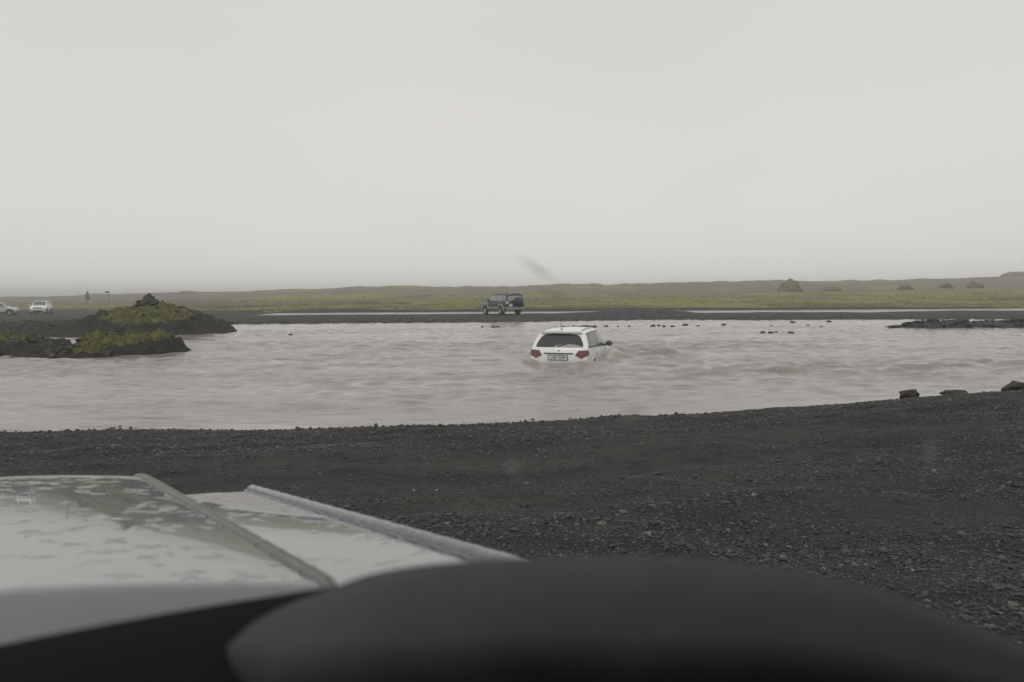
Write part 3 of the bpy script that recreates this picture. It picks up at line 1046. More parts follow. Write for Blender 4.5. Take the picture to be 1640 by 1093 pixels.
def wheel(car, x, y, r, w, rim_mat=M_RIM, out=1):
    """out = +1 / -1: side of the car; tyre with a rim as sub-part"""
    s = out
    t = MB()
    t.lathe([(r * .62, -w / 2), (r * .9, -w / 2), (r, -w * .36), (r, w * .36), (r * .9, w / 2), (r * .62, w / 2), (r * .60, w * .3)], (0, 0, 0), 'y')
    o = t.build('wheel', M_TYRE, car)
    o.location = (x, y, r)
    k = MB()
    k.lathe([(r * .63, s * w * .40), (r * .60, s * w * .44), (r * .52, s * w * .36), (r * .5, s * w * .2)], (0, 0, 0), 'y')
    k.lathe([(r * .001, s * w * .40), (r * .13, s * w * .40), (r * .16, s * w * .3)], (0, 0, 0), 'y', 12)
    for q in range(5):
        a = q * 2 * math.pi / 5 + .3
        rot = Matrix.Rotation(-a, 3, 'Y')
        k.box(rot @ Vector((r * .33, s * w * .34, 0)), (r * .42, w * .1, r * .16), rot)
    k.build('rim', rim_mat, o, smooth=35)
    return o


def arch(mb, sh, cx, r, zc, sgn, s_fn, w=.07, off=.012):
    """wheel-arch moulding following the body side; s_fn maps x to station parameter"""
    pass


def side_arch(car, name, mat, x, zc, r0, r1, y, sgn, th=.03, a0=-8, a1=188, segs=22):
    mb = MB(); rows = []
    for k in range(segs + 1):
        a = R(a0 + (a1 - a0) * k / segs)
        c, s = math.cos(a), math.sin(a)
        rows.append([(x + r0 * c, sgn * (y - .05), zc + r0 * s), (x + r0 * c, sgn * (y + th), zc + r0 * s), (x + r1 * c, sgn * (y + th * .7), zc + r1 * s), (x + r1 * c, sgn * (y - .05), zc + r1 * s)])
    mb.grid(rows)
    return mb.build(name, mat, car)


def disc(car, name, mat, x, z, r, y, sgn, n=28):
    mb = MB(); mb.lathe([(.001, sgn * y), (r, sgn * y), (r, sgn * (y - .08))], (x, 0, z), 'y', n)
    return mb.build(name, mat, car)


def text_mesh(name, body, size, mat, parent, loc, rot):
    cu = bpy.data.curves.new(name, 'FONT')
    cu.body = body; cu.size = size; cu.align_x = 'CENTER'; cu.align_y = 'CENTER'; cu.extrude = .002; cu.offset = .0025
    tmp = bpy.data.objects.new(name, cu)
    COL.objects.link(tmp)
    bpy.context.view_layer.update()
    me = bpy.data.meshes.new_from_object(tmp.evaluated_get(bpy.context.evaluated_depsgraph_get()))
    bpy.data.objects.remove(tmp); bpy.data.curves.remove(cu)
    me.name = name
    me.materials.clear()
    o = link(name, me, mat, parent)
    o.location = loc; o.rotation_euler = rot
    return o


CROSS = [
    [(.14, .68, .34), (.03, .81, .50), (.00, .855, .74), (.10, .845, 1.06), (.40, .665, 1.475), (.36, .52, 1.545), (.30, 0, 1.575)],
    [(.50, .78, .24), (.45, .88, .45), (.45, .8875, .76), (.48, .855, 1.05), (.66, .672, 1.50), (.64, .50, 1.565), (.60, 0, 1.59)],
    [(1.3, .79, .22), (1.3, .875, .45), (1.3, .878, .76), (1.3, .852, 1.03), (1.4, .675, 1.525), (1.4, .50, 1.585), (1.4, 0, 1.61)],
    [(2.1, .79, .22), (2.1, .875, .45), (2.1, .878, .76), (2.15, .852, 1.00), (2.05, .668, 1.515), (2.05, .49, 1.575), (2.05, 0, 1.60)],
    [(2.8, .79, .22), (2.8, .875, .45), (2.8, .880, .75), (2.75, .850, .985), (2.42, .64, 1.48), (2.38, .47, 1.545), (2.32, 0, 1.575)],
    [(3.15, .79, .22), (3.15, .882, .45), (3.15, .885, .74), (3.12, .835, .965), (3.10, .73, 1.00), (3.02, .50, 1.035), (2.92, 0, 1.06)],
    [(3.6, .78, .24), (3.6, .88, .45), (3.6, .875, .72), (3.6, .815, .92), (3.6, .70, .955), (3.58, .48, .985), (3.55, 0, 1.00)],
    [(3.98, .72, .28), (4.02, .80, .45), (4.04, .80, .66), (3.98, .76, .82), (3.95, .66, .865), (3.96, .45, .90), (3.98, 0, .92)],
]
BOXY = [
    [(.06, .72, .50), (.02, .82, .62), (.00, .85, .90), (.04, .835, 1.16), (.16, .735, 1.68), (.14, .58, 1.76), (.12, 0, 1.79)],
    [(.45, .78, .42), (.45, .85, .60), (.45, .86, .90), (.46, .84, 1.16), (.50, .74, 1.71), (.50, .60, 1.79), (.50, 0, 1.82)],
    [(1.4, .78, .40), (1.4, .85, .60), (1.4, .86, .90), (1.4, .84, 1.15), (1.45, .745, 1.72), (1.45, .60, 1.80), (1.45, 0, 1.83)],
    [(2.3, .78, .40), (2.3, .85, .60), (2.3, .86, .90), (2.3, .84, 1.14), (2.25, .735, 1.71), (2.25, .58, 1.79), (2.25, 0, 1.82)],
    [(3.0, .78, .40), (3.0, .85, .60), (3.0, .86, .90), (3.05, .835, 1.13), (2.68, .70, 1.68), (2.66, .55, 1.75), (2.64, 0, 1.785)],
    [(3.3, .78, .40), (3.3, .85, .60), (3.3, .86, .90), (3.28, .80, 1.10), (3.28, .72, 1.14), (3.24, .50, 1.17), (3.20, 0, 1.185)],
    [(4.0, .78, .42), (4.0, .85, .60), (4.0, .85, .88), (4.0, .78, 1.03), (4.0, .69, 1.07), (4.0, .48, 1.10), (4.0, 0, 1.115)],
    [(4.50, .72, .48), (4.54, .80, .60), (4.54, .80, .82), (4.50, .76, .95), (4.48, .67, 1.0), (4.48, .45, 1.03), (4.50, 0, 1.045)],
]


def s_at(sh, x, t=2):
    xs = sh.C[:, t, 0]
    return float(np.interp(x, xs, np.arange(sh.ns)))


# ---------------- white crossover wading through the ford
def crossover(loc, rz, label, paint, kind='crossover', scale=(1, 1, 1), view='rear', group=None, wading=False):
    car = empty('car', loc, rz, label, 'car', group)
    sh = Shell(CROSS, scale=scale)
    ysc = scale[1]
    sz = scale[2]
    sh.body().build('body', paint, car, smooth=38)
    # side windows: rear quarter, rear door, front door, on both sides
    for sgn in (1, -1):
        fn = lambda s, t, g=sgn: sh.S(s, t, g)
        for poly, mt in (([(.62, 3.16), (1.02, 3.14), (1.12, 3.80), (.80, 3.78)], M_GLASS),
                         ([(1.10, 3.14), (2.42, 3.14), (2.42, 3.84), (1.18, 3.82)], M_GLASS),
                         ([(2.52, 3.14), (4.20, 3.16), (3.98, 3.78), (2.52, 3.84)], M_GLASSC)):
            patch(MB(), fn, poly, .005, 4, 6).build('side_window', mt, car, smooth=35)
        # black window surround
        fr = MB(); patch(fr, fn, [(.55, 3.06), (4.34, 3.06), (4.04, 3.90), (.72, 3.88)], .002, 5, 10)
        fr.build('window_surround', M_BLACK, car, smooth=35)
        # lower cladding
        cl = MB(); patch(cl, fn, [(.9, .35), (5.2, .35), (5.2, 1.05), (.9, 1.05)], .008, 3, 10); cl.build('sill_cladding', M_BLACK, car, smooth=35)
        # mirror
        mm = MB()
        px = 2.78 * scale[0]; py = sgn * (.98 * scale[1]); pz = 1.06 * sz
        v, fc = ico(2)
        mm.add(v * np.array([.085, .115, .085]) + np.array([px, py, pz]), fc)
        mo = mm.build('mirror', paint if view != 'rear' else M_BLACK, car)
        st = MB(); st.tube([(px, sgn * .84 * scale[1], pz - .05), (px, py, pz - .03)], .025, 8); st.build('mirror_arm', M_BLACK, mo)
        gl = MB(); gl.add(*_mirror_glass(px - .075, py, pz)); gl.build('mirror_glass', M_GLASSC, mo)
        # door handles and seams
        for hx in (1.35, 2.35):
            dh = MB(); dh.box((hx * scale[0], sgn * .885 * scale[1], .90 * sz), (.20, .03, .03)); dh.build('door_handle', paint, car)
        for xs in (1.05, 2.12, 3.0):
            sm = MB(); s_ = s_at(sh, xs * scale[0]); patch(sm, fn, [(s_ - .012, 1.1), (s_ + .012, 1.1), (s_ + .012, 3.05), (s_ - .012, 3.05)], .0015, 2, 8, .004)
            sm.build('door_seam', M_BLACK, car)
        for wx_ in (.78, 3.30):
            disc(car, 'wheel_well', M_BLACK, wx_ * scale[0], .36 * sz, .40 * sz, .905 * scale[1], sgn)
            side_arch(car, 'arch_moulding', M_BLACK if not wading else paint, wx_ * scale[0], .36 * sz, .39 * sz, .45 * sz, .885 * scale[1], sgn, .025)
            wheel(car, wx_ * scale[0], sgn * .83 * scale[1], .335 * sz, .22, out=sgn)
        # roof rail
        rl = MB(); pts = []
        for k in range(9):
            s_ = .75 + 2.9 * k / 8; p = sh.S(s_, 4.62, sgn); pts.append(p + np.array([0, 0, .028 * math.sin(math.pi * min(1, max(0, (k + .6) / 9.2))) ** .35]))
        rl.tube(pts, .014, 8); rl.build('roof_rail', M_RAIL, car)
    # windscreen
    ws = MB()
    rows = []
    for s_ in np.linspace(4.10, 4.86, 7):
        L = [sh.S(s_, t, 1) for t in np.linspace(4.22, 6, 9)]
        rows.append(L + [p * np.array([1, -1, 1]) for p in L[::-1][1:]])
    ws.grid(np.array(rows) + np.array([.004, 0, .007])); ws.build('windscreen', M_GLASS if view != 'front' else M_GLASSC, car)
    # rear: window, lamps, plate
    rw = MB(); patch(rw, sh.rear, [(-.84, 3.10), (.84, 3.10), (.86, 3.30), (.80, 3.70), (.66, 3.86), (.35, 3.94), (-.35, 3.94), (-.66, 3.86), (-.80, 3.70), (-.86, 3.30)], .006, 5, 6)
    rw.build('rear_window', M_GLASS, car)
    sp = MB(); sp.grid([[sh.rear(v, t) + np.array([-dx, 0, dz]) for v in np.linspace(-.96, .96, 17)] for t, dx, dz in ((4.05, .0, .0), (4.1, .07, .0), (4.5, .075, .012), (5.2, .03, .012), (5.8, -.03, .01))])
    sp.build('roof_spoiler', paint, car)
    for sgn in (1, -1):
        tl = MB()
        patch(tl, lambda v, t, g=sgn: sh.rear(g * v, t), [(.58, 2.50), (.70, 2.86), (1.0, 2.90), (1.0, 2.46), (.80, 2.20)], .018, 4, 5, .05)
        patch(tl, lambda s, t, g=sgn: sh.S(s, t, g), [(0, 2.46), (0, 2.90), (.26, 2.86), (.40, 2.58), (.28, 2.44)], .018, 4, 5, .05)
        tl.build('tail_lamp', M_RED, car, weld=False)
        rf = MB(); patch(rf, lambda v, t, g=sgn: sh.rear(g * v, t), [(.62, 1.02), (.86, 1.02), (.86, 1.20), (.62, 1.20)], .006, 2, 3); rf.build('bumper_reflector', M_RED, car)
    pl = MB(); pr = sh.rear(0, 2.30)
    pl.box((pr[0] - .022, 0, pr[2]), (.02, .52, .115)); po = pl.build('number_plate', M_PLATE, car)
    fb = MB()
    for yy_, zz_, a_, b_ in ((0, .064, .55, .016), (0, -.064, .55, .016), (.272, 0, .016, .144), (-.272, 0, .016, .144)):
        fb.box((pr[0] - .024, yy_, pr[2] + zz_), (.026, a_, b_))
    fb.build('plate_frame', M_PLATEFR, po)
    if wading:
        text_mesh('plate_lettering', 'LAE VL09', .105, M_PLATETXT, po, (pr[0] - .036, 0, pr[2]), (R(90), 0, R(-90)))
    gh = MB(); gh.grid([[sh.rear(v, t) + np.array([-.02 * k, 0, 0]) for v in np.linspace(-.52, .52, 11)] for t, k in ((2.60, 1), (2.64, 2), (2.69, 1))]); gh.build('tailgate_strip', M_BLACK, car)
    em = MB(); p = sh.rear(0, 2.86); em.lathe([(.001, -.012), (.032, -.010), (.036, .01)], (p[0], 0, p[2]), 'x', 16); em.build('badge', M_CHROME, car)
    for g in (1, -1):
        bs = MB(); patch(bs, lambda v, t: sh.rear(v, t), [(g * .60, 1.02), (g * .612, 1.02), (g * .80, 1.96), (g * .785, 1.96)], .002, 2, 6, .006)
        bs.build('tailgate_seam', M_BLACK, car)
    lo = MB(); patch(lo, sh.rear, [(-.9, .1), (.9, .1), (.92, .85), (-.92, .85)], .008, 3, 8); lo.build('rear_bumper_cladding', M_BLACK, car)
    wp = MB(); a, b = sh.rear(.05, 3.16), sh.rear(-.30, 3.3); wp.tube([a + np.array([-.03, 0, .01]), b + np.array([-.02, 0, .02])], .010, 6); wp.build('rear_wiper', M_BLACK, car)
    an = MB(); p = sh.S(.35, 5.9); an.tube([(p[0], 0, p[2] - .01), (p[0] - .015, 0, p[2] + .03)], [.035, .02], 10); an.tube([(p[0] - .015, 0, p[2] + .02), (p[0] - .16, 0, p[2] + .21)], .006, 6); an.build('antenna', M_BLACK, car)
    # front
    gr = MB(); patch(gr, sh.front, [(-.62, 2.25), (.62, 2.25), (.60, 2.95), (-.60, 2.95)], .008, 3, 6); gr.build('grille', M_BLACK, car)
    lg = MB(); patch(lg, sh.front, [(-.70, .15), (.70, .15), (.62, 1.25), (-.62, 1.25)], .008, 3, 6); lg.build('lower_intake', M_BLACK, car)
    for g in (1, -1):
        hl = MB(); patch(hl, lambda v, t, q=g: sh.front(q * v, t), [(.66, 2.35), (1.0, 2.45), (1.0, 3.0), (.66, 2.9)], .010, 3, 4); hl.build('headlight', M_LENS, car)
        fg = MB(); patch(fg, lambda v, t, q=g: sh.front(q * v, t), [(.74, .75), (.94, .75), (.94, 1.25), (.74, 1.25)], .010, 2, 3); fg.build('fog_light', M_BLACK, car)
    fp = MB(); p = sh.front(0, 1.55); fp.box((p[0] + .015, 0, p[2]), (.02, .50, .11)); fp.build('number_plate', M_PLATE, car)
    return car


def _mirror_glass(x, y, z):
    v = [(x, y + .095 * math.cos(a), z + .065 * math.sin(a)) for a in np.linspace(0, 2 * math.pi, 16, endpoint=False)]
    return v + [(x - .004, y, z)], [(16, (k + 1) % 16, k) for k in range(16)]


def head(dx, dy):
    return math.atan2(dy, dx)


crossover((CAR_RC.x, CAR_RC.y, -.70), head(CAR_F.x, CAR_F.y),
          'white crossover car wading through the brown river, seen from behind with red tail lamps', M_MUDDYWHITE, wading=True, scale=(.93, .95, 1.0))
_lx, _ly = (61.5 - 820) / 1184 * 90.0, 90.0
crossover((_lx - .36 * 3.9, _ly + .93 * 3.9, float(height(np.array([_lx]), np.array([_ly + 2]))[0])), head(.36, -.93),
          'white car facing the viewer on the dark gravel track, beside the cut-off silver car', M_DIRTYWHITE, scale=(1.0, 1.0, 1.02), view='front')
_hx, _hy = .947, .32
_nx, _ny = (31 - 820) / 1184 * 86.0, 86.0
crossover((_nx - _hx * 3.6, _ny - _hy * 3.6, float(height(np.array([_nx]), np.array([_ny]))[0])), head(_hx, _hy),
          'silver car cut off by the edge of the picture, side-on on the gravel track', M_SILVER, scale=(.88, .95, .93), view='side')


# ---------------- dark green off-roader parked on the far bar
def offroader(loc, rz):
    G = M_GLASSJ
    car = empty('off_road_car', loc, rz, 'dark green off-road car with spare wheel on its tailgate, parked on the far gravel bar', 'car')
    sh = Shell(BOXY, .03, .08)
    sh.body().build('body', M_GREENP, car, smooth=38)
    for sgn in (1, -1):
        fn = lambda s, t, g=sgn: sh.S(s, t, g)
        for poly in ([(.30, 3.14), (1.20, 3.14), (1.20, 3.82), (.42, 3.80)], [(1.30, 3.14), (2.26, 3.14), (2.22, 3.82), (1.30, 3.82)], [(2.36, 3.14), (4.16, 3.16), (3.98, 3.78), (2.32, 3.82)]):
            patch(MB(), fn, poly, .006, 4, 6).build('side_window', G, car)
        cl = MB(); patch(cl, fn, [(.1, .3), (6.9, .3), (6.9, 1.35), (.1, 1.35)], .012, 3, 14); cl.build('lower_cladding', M_CLAD, car)
        for wx_ in (1.02, 3.72):
            disc(car, 'wheel_well', M_BLACK, wx_, .42, .47, .875, sgn)
            side_arch(car, 'wheel_arch_flare', M_CLAD, wx_, .42, .45, .58, .86, sgn, .06)
            wheel(car, wx_, sgn * .82, .375, .25, out=sgn)
        tl = MB(); patch(tl, lambda s, t, g=sgn: sh.S(s, t, g), [(0, 2.35), (0, 3.0), (.16, 3.0), (.16, 2.35)], .012, 2, 3)
        patch(tl, lambda v, t, g=sgn: sh.rear(g * v, t), [(.80, 2.35), (1, 2.35), (1, 3.0), (.80, 3.0)], .012, 2, 3)
        tl.build('tail_lamp', M_LENS if sgn > 0 else M_RED, car, weld=False)  # left lamp's pale lens paints in the bright reflection on it
        mm = MB(); mm.box((2.98, sgn * 1.0, 1.22), (.10, .20, .17)); mm.tube([(2.98, sgn * .82, 1.16), (2.98, sgn * .93, 1.2)], .025, 6); mm.build('mirror', M_BLACK, car)
        rl = MB(); rl.tube([sh.S(.35 + 3.2 * k / 8, 4.7, sgn) + np.array([0, 0, .05 if 0 < k < 8 else .0]) for k in range(9)], .018, 6); rl.build('roof_rail', M_BLACK, car)
        fl = MB(); fl.box((.60, sgn * .80, .36), (.03, .26, .34)); fl.build('mud_flap', M_BLACK, car)
        st = MB(); st.box((2.35, sgn * .90, .40), (1.7, .14, .05)); st.build('side_step', M_BLACK, car)
    rw = MB(); patch(rw, sh.rear, [(-.84, 3.12), (.84, 3.12), (.80, 3.84), (-.80, 3.84)], .008, 4, 6); rw.build('rear_window', G, car)
    rb = MB()
    rb.grid([[(-.10 + .06 * abs(v) ** 3, v * .86, z) for v in np.linspace(-1, 1, 15)] for z in (.48, .70)])
    rb.grid([[(-.10 + .06 * abs(v) ** 3 + d, v * .86, .70) for v in np.linspace(-1, 1, 15)] for d in (0, .14)])
    rb.build('rear_bumper', M_CLAD, car)
    sw = MB(); sw.lathe([(.001, -.30), (.30, -.30), (.37, -.26), (.385, -.18), (.385, -.08), (.33, -.03), (.001, -.03)], (0, -.18, 1.13), 'x', 28)
    sw.build('spare_wheel', M_GREENP, car)
    npl = MB(); npl.box((-.115, .50, .84), (.02, .30, .20)); npl.build('number_plate', M_PLATE, car)
    ws = MB(); rows = []
    for s_ in np.linspace(4.10, 4.86, 7):
        L = [sh.S(s_, t, 1) for t in np.linspace(4.22, 6, 9)]
        rows.append(L + [p * np.array([1, -1, 1]) for p in L[::-1][1:]])
    ws.grid(np.array(rows) + np.array([.004, 0, .007])); ws.build('windscreen', M_GLASSC, car)
    gr = MB(); patch(gr, sh.front, [(-.6, 2.2), (.6, 2.2), (.6, 2.95), (-.6, 2.95)], .008, 3, 6); gr.build('grille', M_BLACK, car)
    for g in (1, -1):
        hl = MB(); patch(hl, lambda v, t, q=g: sh.front(q * v, t), [(.66, 2.25), (1.0, 2.3), (1.0, 2.95), (.66, 2.9)], .010, 3, 4); hl.build('headlight', M_LENS, car)
    sn = MB(); sn.tube([(3.25, -.83, 1.1), (2.75, -.76, 1.72), (2.72, -.76, 1.95)], .035, 8); sn.build('snorkel', M_BLACK, car)
    return car


_jx, _jy = .30, 62.3
offroader((_jx, _jy, float(height(np.array([_jx]), np.array([_jy]))[0])), head(-.5, .866))


# ------------------------------------------------------------------ road signs and marker post on the far plain
M_SIGNBACK = simple('grey_sign_metal', (.16, .165, .17), .5, metal=.3, var=.1)
M_POST = simple('galvanised_post', (.17, .17, .17), .5, metal=.3, var=.1)
M_YELLOW = simple('faded_yellow_post', (.30, .27, .14), .6, var=.15)

x, y, z = on_plain(142, 120)
sg = empty('warning_sign', (x, y, z), 0.5, 'tall road sign with a triangle above a rectangular panel, seen grey against the haze', 'road sign')
top = 2.82 - z
mb = MB(); mb.tube([(0, .04, -.3), (0, .04, top - .1)], .045, 8); mb.build('post', M_POST, sg)
mb = MB(); mb.add([(-.33, 0, top - .72), (.33, 0, top - .72), (0, 0, top), (-.33, .02, top - .72), (.33, .02, top - .72), (0, .02, top)], [(0, 1, 2), (5, 4, 3), (0, 3, 4, 1), (1, 4, 5, 2), (2, 5, 3, 0)]); mb.build('triangle_panel', M_SIGNBACK, sg, smooth=0)
mb = MB(); mb.box((0, .01, top - 1.12), (.62, .02, .70)); mb.build('text_panel', M_SIGNBACK, sg, smooth=0)

x, y, z = on_plain(176, 120)
sg = empty('direction_sign', (x, y, z), 0.4, 'thin road sign post with a small pointed arrow board at its top', 'road sign')
top = 2.72 - z
mb = MB(); mb.tube([(0, .04, -.3), (0, .04, top)], .04, 8); mb.build('post', M_POST, sg)
mb = MB(); mb.add([(.10, 0, top), (.10, 0, top - .34), (-.42, 0, top - .28), (-.60, 0, top - .12), (-.42, 0, top), (.10, .02, top), (.10, .02, top - .34), (-.42, .02, top - .28), (-.60, .02, top - .12), (-.42, .02, top)],
              [(0, 1, 2, 3, 4), (9, 8, 7, 6, 5), (0, 5, 6, 1), (1, 6, 7, 2), (2, 7, 8, 3), (3, 8, 9, 4), (4, 9, 5, 0)]); mb.build('arrow_board', M_SIGNBACK, sg, smooth=0)

x, y, z = on_plain(296, 118)
mk = empty('marker_post', (x, y, z), 0, 'slim marker post standing on the plain behind the mossy islet', 'post')
mb = MB(); mb.tube([(0, 0, -.2), (0, 0, 1.75)], .035, 8); mb.build('shaft', M_YELLOW, mk)
mb = MB(); mb.tube([(0, 0, 1.76), (0, 0, 1.95)], .045, 8); mb.build('reflector', M_SIGNBACK, mk)


# ------------------------------------------------------------------ the viewer's own off-road car: bonnet, wing, trim, dashboard
HV = np.array([-.5626, .8268]); RV = np.array([.8268, .5626])


def cw(a, b, z):
    """own-car coordinates (right a, forward b) to world"""
    p = RV * a + HV * b
    return (p[0], p[1], z)


def paint_mat():
    m, nt, b = new_mat('wet_grey_car_paint')
    tc = N(nt, 'ShaderNodeTexCoord').outputs['Object']
    n1 = noise(nt, 3, 4, .6, tc)
    c = ramp(nt, n1, [(0.3, (.100, .107, .118)), (0.7, (.122, .130, .142))])
    nt.links.new(c, b.inputs['Base Color'])
    b.inputs['Roughness'].default_value = 0.32
    b.inputs['Metallic'].default_value = 0.25
    b.inputs['Coat Weight'].default_value = 1.0
    b.inputs['Coat Roughness'].default_value = 0.02
    b.inputs['Coat IOR'].default_value = 1.7
    # rain standing on the panels: a rippled film, stronger in patches
    p = ramp(nt, noise(nt, 2.2, 3, .6, tc), [(0.40, (0.25, 0.25, 0.25)), (0.62, (1, 1, 1))])
    d = noise(nt, 21, 3, .5, tc)
    dd = ramp(nt, d, [(0.57, (0, 0, 0)), (0.66, (1, 1, 1))])
    bn = N(nt, 'ShaderNodeBump', Strength=0.45, Distance=0.004)
    nt.links.new(mathn(nt, 'MULTIPLY', dd, p), bn.inputs['Height'])
    nt.links.new(bn.outputs[0], b.inputs['Coat Normal'])
    return m


M_PAINT = paint_mat()
M_SEAL = simple('rubber_seal', (.17, .17, .165), .5, var=.2, scale=40, bmp=.5)
M_TRIM = simple('wet_blue_grey_trim', (.16, .18, .21), .25, coat=.8, var=.35, scale=45, bmp=.9)
M_DASH = simple('dark_dashboard_vinyl', (.050, .054, .057), .7, var=.34, scale=16, spec=.12)
M_DASHB = simple('black_dashboard_vinyl', (.0095, .0115, .013), .9, var=.2, scale=9, spec=.04)
M_LINER = simple('grey_roof_lining', (.10, .10, .10), .9, var=.1, scale=10)

own = empty('driven_car', (0, 0, 0), 0, "grey off-road car the picture is taken from: its wet bonnet and dark blurred dashboard", 'car')


RIDGE, BMID, BHALF = .278, -.37, .648
_bs = np.linspace(0, 1.2, 240)
_bd = np.concatenate([[0], np.cumsum((.116 + .13 * sstep(.77, 1.0, _bs))[:-1] * np.diff(_bs))]) * 1.669


def bonnet_z(a, b):
    s = np.clip((b - .803) / 1.669, 0, 1.2)
    return 1.573 - np.interp(s, _bs, _bd) + .060 * (1 - ((a - BMID) / BHALF) ** 2)


def bonnet_front(a):
    q = np.clip(np.abs(a - BMID) / BHALF, 0, 1)
    return 2.50 - .03 * q ** 2 - .14 * np.clip((q - .88) / .12, 0, 1) ** 2.2


def bonnet_rear(a):
    return np.interp(a, [-1.018, -.73, -.37, -.007, .278], [.803, .890, .93, .890, .803])


aa = np.linspace(-1.018, .278, 90)
rows = []
for t in np.linspace(0, 1, 80):
    b_ = bonnet_rear(aa) + (bonnet_front(aa) - bonnet_rear(aa)) * t
    rows.append([cw(a, b, z) for a, b, z in zip(aa, b_, bonnet_z(aa, b_))])
# rolled front lip, then the face going down
for db, dz in ((.012, .004), (.022, .014), (.028, .03), (.032, .10), (.03, .30), (.02, .62)):
    b_ = bonnet_front(aa)
    rows.append([cw(a, b + db, z - dz) for a, b, z in zip(aa, b_, bonnet_z(aa, b_))])
mb = MB(); mb.grid(rows)
# rear lip dropping to the cowl
rows2 = []
for db, dz in ((0, 0), (-.015, .003), (-.05, .020), (-.14, .058), (-.26, .10), (-.38, .14)):
    b_ = bonnet_rear(aa)
    rows2.append([cw(a, b + db, z - dz) for a, b, z in zip(aa, b_, bonnet_z(aa, b_))])
mb.grid(rows2)
mb.build('bonnet', M_PAINT, own, smooth=50)

# seal strip along the bonnet edge
bb = np.linspace(.55, 2.34, 120)
rows = []
for da, dz in ((.000, .0), (.003, .004), (.009, .0055), (.0105, .003), (.012, .0055), (.018, .004), (.0185, -.002), (.019, -.016)):
    rows.append([cw(RIDGE + da, b, float(bonnet_z(np.array(RIDGE), np.array(max(b, .803)))) - max(0, .803 - b) * .35 + dz + .0009 * math.sin(b * 161) + .0007 * math.sin(b * 97)) for b in bb])
mb = MB(); mb.grid(rows); mb.build('bonnet_seal', M_SEAL, own, smooth=60)


def wing_z(a, b):
    k = (a - .297) / .24
    zi = float(bonnet_z(np.array(RIDGE), np.array(max(b, .803)))) - .030
    zo = 1.5326 - .139 * (b - .82)
    return zi + (zo - zi) * k 


rows = []
for k in np.linspace(0, 1, 24):
    a = .297 + .238 * k
    bf = 1.955 + .15 * k
    rows.append([cw(a, b, wing_z(a, b)) for b in np.linspace(.50, bf, 50)] + [cw(a, bf + .012, wing_z(a, bf) - .006), cw(a, bf + .02, wing_z(a, bf) - .03), cw(a, bf + .03, wing_z(a, bf) - .5)])
mb = MB(); mb.grid(rows)
# outer side of the wing
rows = [[cw(.562 + o, b, wing_z(.535, b) - d) for b in np.linspace(.50, 2.105, 50)] for o, d in ((-.03, .02), (0, .05), (.02, .25), (.015, .55), (0, .70))]
mb.grid(rows)
mb.build('wing', M_PAINT, own, smooth=50)

rows = []
for da, dz in ((-.010, .001), (-.009, .0035), (-.004, .0035), (-.003, -.004), (-.001, .007), (.004, .012), (.012, .014), (.020, .012), (.027, .003), (.028, -.02)):
    rows.append([cw(.536 + da, b, wing_z(.536, b) + dz + .0003 * math.sin(b * 197) + .0004 * math.sin(b * 83 + 1)) for b in np.linspace(.5, 2.115, 160)])
mb = MB(); mb.grid(rows); mb.build('wing_trim', M_TRIM, own, smooth=60)

# front wheel under the wing
wy_ = MB()
c = cw(.45, 1.55, .35 + .38)
rot = math.atan2(HV[1], HV[0])
wy_.lathe([(.24, -.12), (.34, -.12), (.38, -.09), (.38, .09), (.34, .12), (.24, .12), (.22, .05), (.05, .05), (.001, .06)], (0, 0, 0), 'y')
o = wy_.build('front_wheel', M_TYRE, own); o.location = c; o.rotation_euler = (0, 0, rot)

# dashboard: flat top with a raised rounded cowl
rows = []
da_ = np.linspace(-1.1, .66, 60)
be = .72 * (.684 - .373 * (da_ / .72 + .1) ** 2) - .9 * np.maximum(da_ - .20, 0)
for db, dz in ((.02, -.25), (.006, -.03), (0, -.004), (-.012, 0), (-.08, .0), (-.16, -.002), (-.28, -.01), (-.33, -.04), (-.35, -.4)):
    rows.append([cw(a, b + db, 1.7113 + dz) for a, b in zip(da_, be)])
for rw_ in rows:
    for i_, a_ in enumerate(da_):
        q_ = rw_[i_]; rw_[i_] = (q_[0], q_[1], q_[2] - .16 * float(sstep(.20, .42, a_)))
mb = MB(); mb.grid(rows); mb.build('dashboard', M_DASHB, own, smooth=50)

FAR = [(520, 955, 1.7128), (560, 937, 1.7272), (620, 922, 1.7402), (700, 911, 1.7488), (800, 904, 1.7538), (900, 900, 1.7560), (1000, 899, 1.7560), (1100, 903, 1.7560), (1180, 909, 1.7538), (1250, 918, 1.7502), (1330, 933, 1.7430), (1400, 951, 1.7344), (1500, 986, 1.7164), (1570, 1015, 1.7020), (1640, 1042, 1.6876), (1760, 1095, 1.6660)]
NEAR = [(330, 1050, 1.7056), (390, 1056, 1.7236), (480, 1058, 1.7416), (600, 1052, 1.7517), (720, 1047, 1.7560), (860, 1044, 1.7582), (1000, 1042, 1.7589), (1120, 1042, 1.7582), (1220, 1044, 1.7560), (1300, 1048, 1.7517), (1380, 1054, 1.7445), (1450, 1064, 1.7330), (1530, 1078, 1.7150), (1600, 1092, 1.6998), (1680, 1112, 1.6840), (1800, 1160, 1.6624)]


def px_at_z(u, v, z):
    D = (CAMZ - z) * 1184 / (v - (471 - (u - 820) * .0061))
    return np.array([(u - 820) / 1184 * D, D, z])


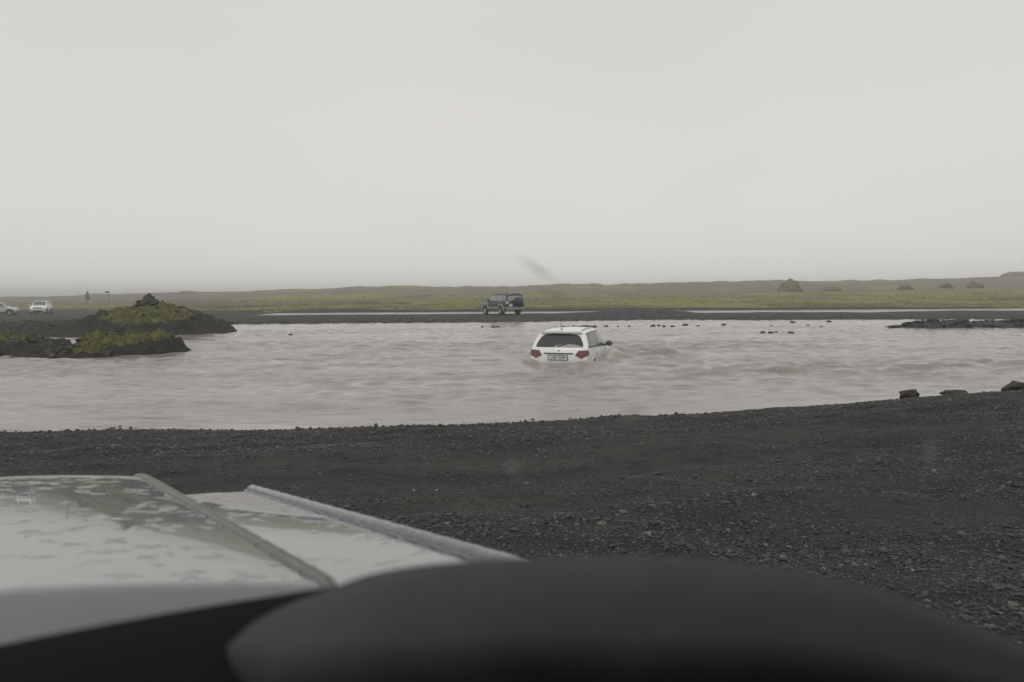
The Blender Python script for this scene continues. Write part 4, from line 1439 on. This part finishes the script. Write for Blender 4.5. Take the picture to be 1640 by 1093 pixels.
Fp = pchip([px_at_z(*q) for q in FAR], np.linspace(0, len(FAR) - 1, 70))
Np = pchip([px_at_z(*q) for q in NEAR], np.linspace(0, len(NEAR) - 1, 70))
rows = [Fp + np.array([0, .02, -.12]), Fp + np.array([0, .012, -.02]), Fp + np.array([0, .006, -.004])]
for t in np.linspace(0, 1, 16):
    rows.append(Fp + (Np - Fp) * t + np.array([0, 0, .004 * math.sin(math.pi * t)]))
for dy, dz in ((-.004, -.002), (-.009, -.007), (-.010, -.02), (.01, -.06), (.02, -.3)):
    rows.append(Np + np.array([0, dy, dz]))
G = np.stack(rows)
left_end = [G[:, :1] + np.array([[[-.075, -.01, -.075]]]), G[:, :1] + np.array([[[-.045, -.006, -.034]]]), G[:, :1] + np.array([[[-.020, -.003, -.011]]])]
G = np.concatenate(left_end + [G], 1)
mb = MB(); mb.grid(G); mb.build('dashboard_cowl', M_DASH, own, smooth=50)

# water smears left on the windscreen by the wipers: thin translucent films
m = bpy.data.materials.new('windscreen_water_film')
m.use_nodes = True
nt = m.node_tree; nt.nodes.clear()
o_ = nt.nodes.new('ShaderNodeOutputMaterial'); mx = nt.nodes.new('ShaderNodeMixShader')
tr = nt.nodes.new('ShaderNodeBsdfTransparent'); df = nt.nodes.new('ShaderNodeBsdfTranslucent'); df.inputs[0].default_value = (.62, .62, .60, 1)
tcg = nt.nodes.new('ShaderNodeTexCoord'); gr_ = nt.nodes.new('ShaderNodeTexGradient'); gr_.gradient_type = 'SPHERICAL'
mp_ = nt.nodes.new('ShaderNodeMapping'); nt.links.new(tcg.outputs['Object'], mp_.inputs[0]); nt.links.new(mp_.outputs[0], gr_.inputs[0])
mp_.inputs['Scale'].default_value = (1, 0, 1)
nt.links.new(mathn(nt, 'MULTIPLY', mathn(nt, 'POWER', gr_.outputs['Fac'], 1.3), 0.19), mx.inputs[0])
nt.links.new(tr.outputs[0], mx.inputs[1]); nt.links.new(df.outputs[0], mx.inputs[2]); nt.links.new(mx.outputs[0], o_.inputs[0])
for u, v, hw, hh, ang in ((862, 432, 50, 17, -33), (885, 470, 30, 14, -10), (821, 752, 24, 22, 0), (1016, 664, 40, 24, 25), (1497, 728, 20, 42, -28), (1610, 505, 50, 16, 0)):
    D = .80
    c = np.array([(u - 820) / 1184 * D, D, CAMZ - (v - (471 - (u - 820) * .0061)) / 1184 * D])
    vv, fc = ico(2)
    me = mesh_np('water_smear', vv, fc)
    o = link('water_smear', me, m, own)
    o.location = c
    o.scale = (hw / 1184 * D, .0008, hh / 1184 * D)
    o.rotation_euler = (R(-35), R(-ang), 0)

# cabin roof and rear bodywork behind the viewer, added unseen to shade the dashboard
mb = MB()
rows = []
for b, z in ((.16, 2.25), (.05, 2.30), (-.3, 2.34), (-1.2, 2.36), (-2.4, 2.33), (-2.55, 2.2), (-2.6, 1.2)):
    rows.append([cw(a, b, z - .05 * ((a + .28) / .9) ** 4) for a in np.linspace(-1.2, .66, 20)])
mb.grid(rows)
for s_, a in ((1, .68), (-1, -1.22)):
    mb.grid([[cw(a, b, z) for b in (-2.6, -1.8, -.9, -.45)] for z in (2.27, 1.4, .7)])
mb.build('shade_cabin', M_LINER, own, smooth=40)

# ------------------------------------------------------------------ haze over the plain
mb = MB(); mb.box((0, 1000, 4.6), (5200, 3200, 14.0))
m = bpy.data.materials.new('haze')
m.use_nodes = True
nt = m.node_tree
nt.nodes.clear()
out = nt.nodes.new('ShaderNodeOutputMaterial')
pv = nt.nodes.new('ShaderNodeVolumePrincipled')
pv.inputs['Color'].default_value = (.97, .97, .96, 1)
pv.inputs['Density'].default_value = 0.0016
pv.inputs['Anisotropy'].default_value = 0.55
nt.links.new(pv.outputs[0], out.inputs['Volume'])
o = mb.build('haze', m, None, smooth=0)
tag(o, kind='stuff')
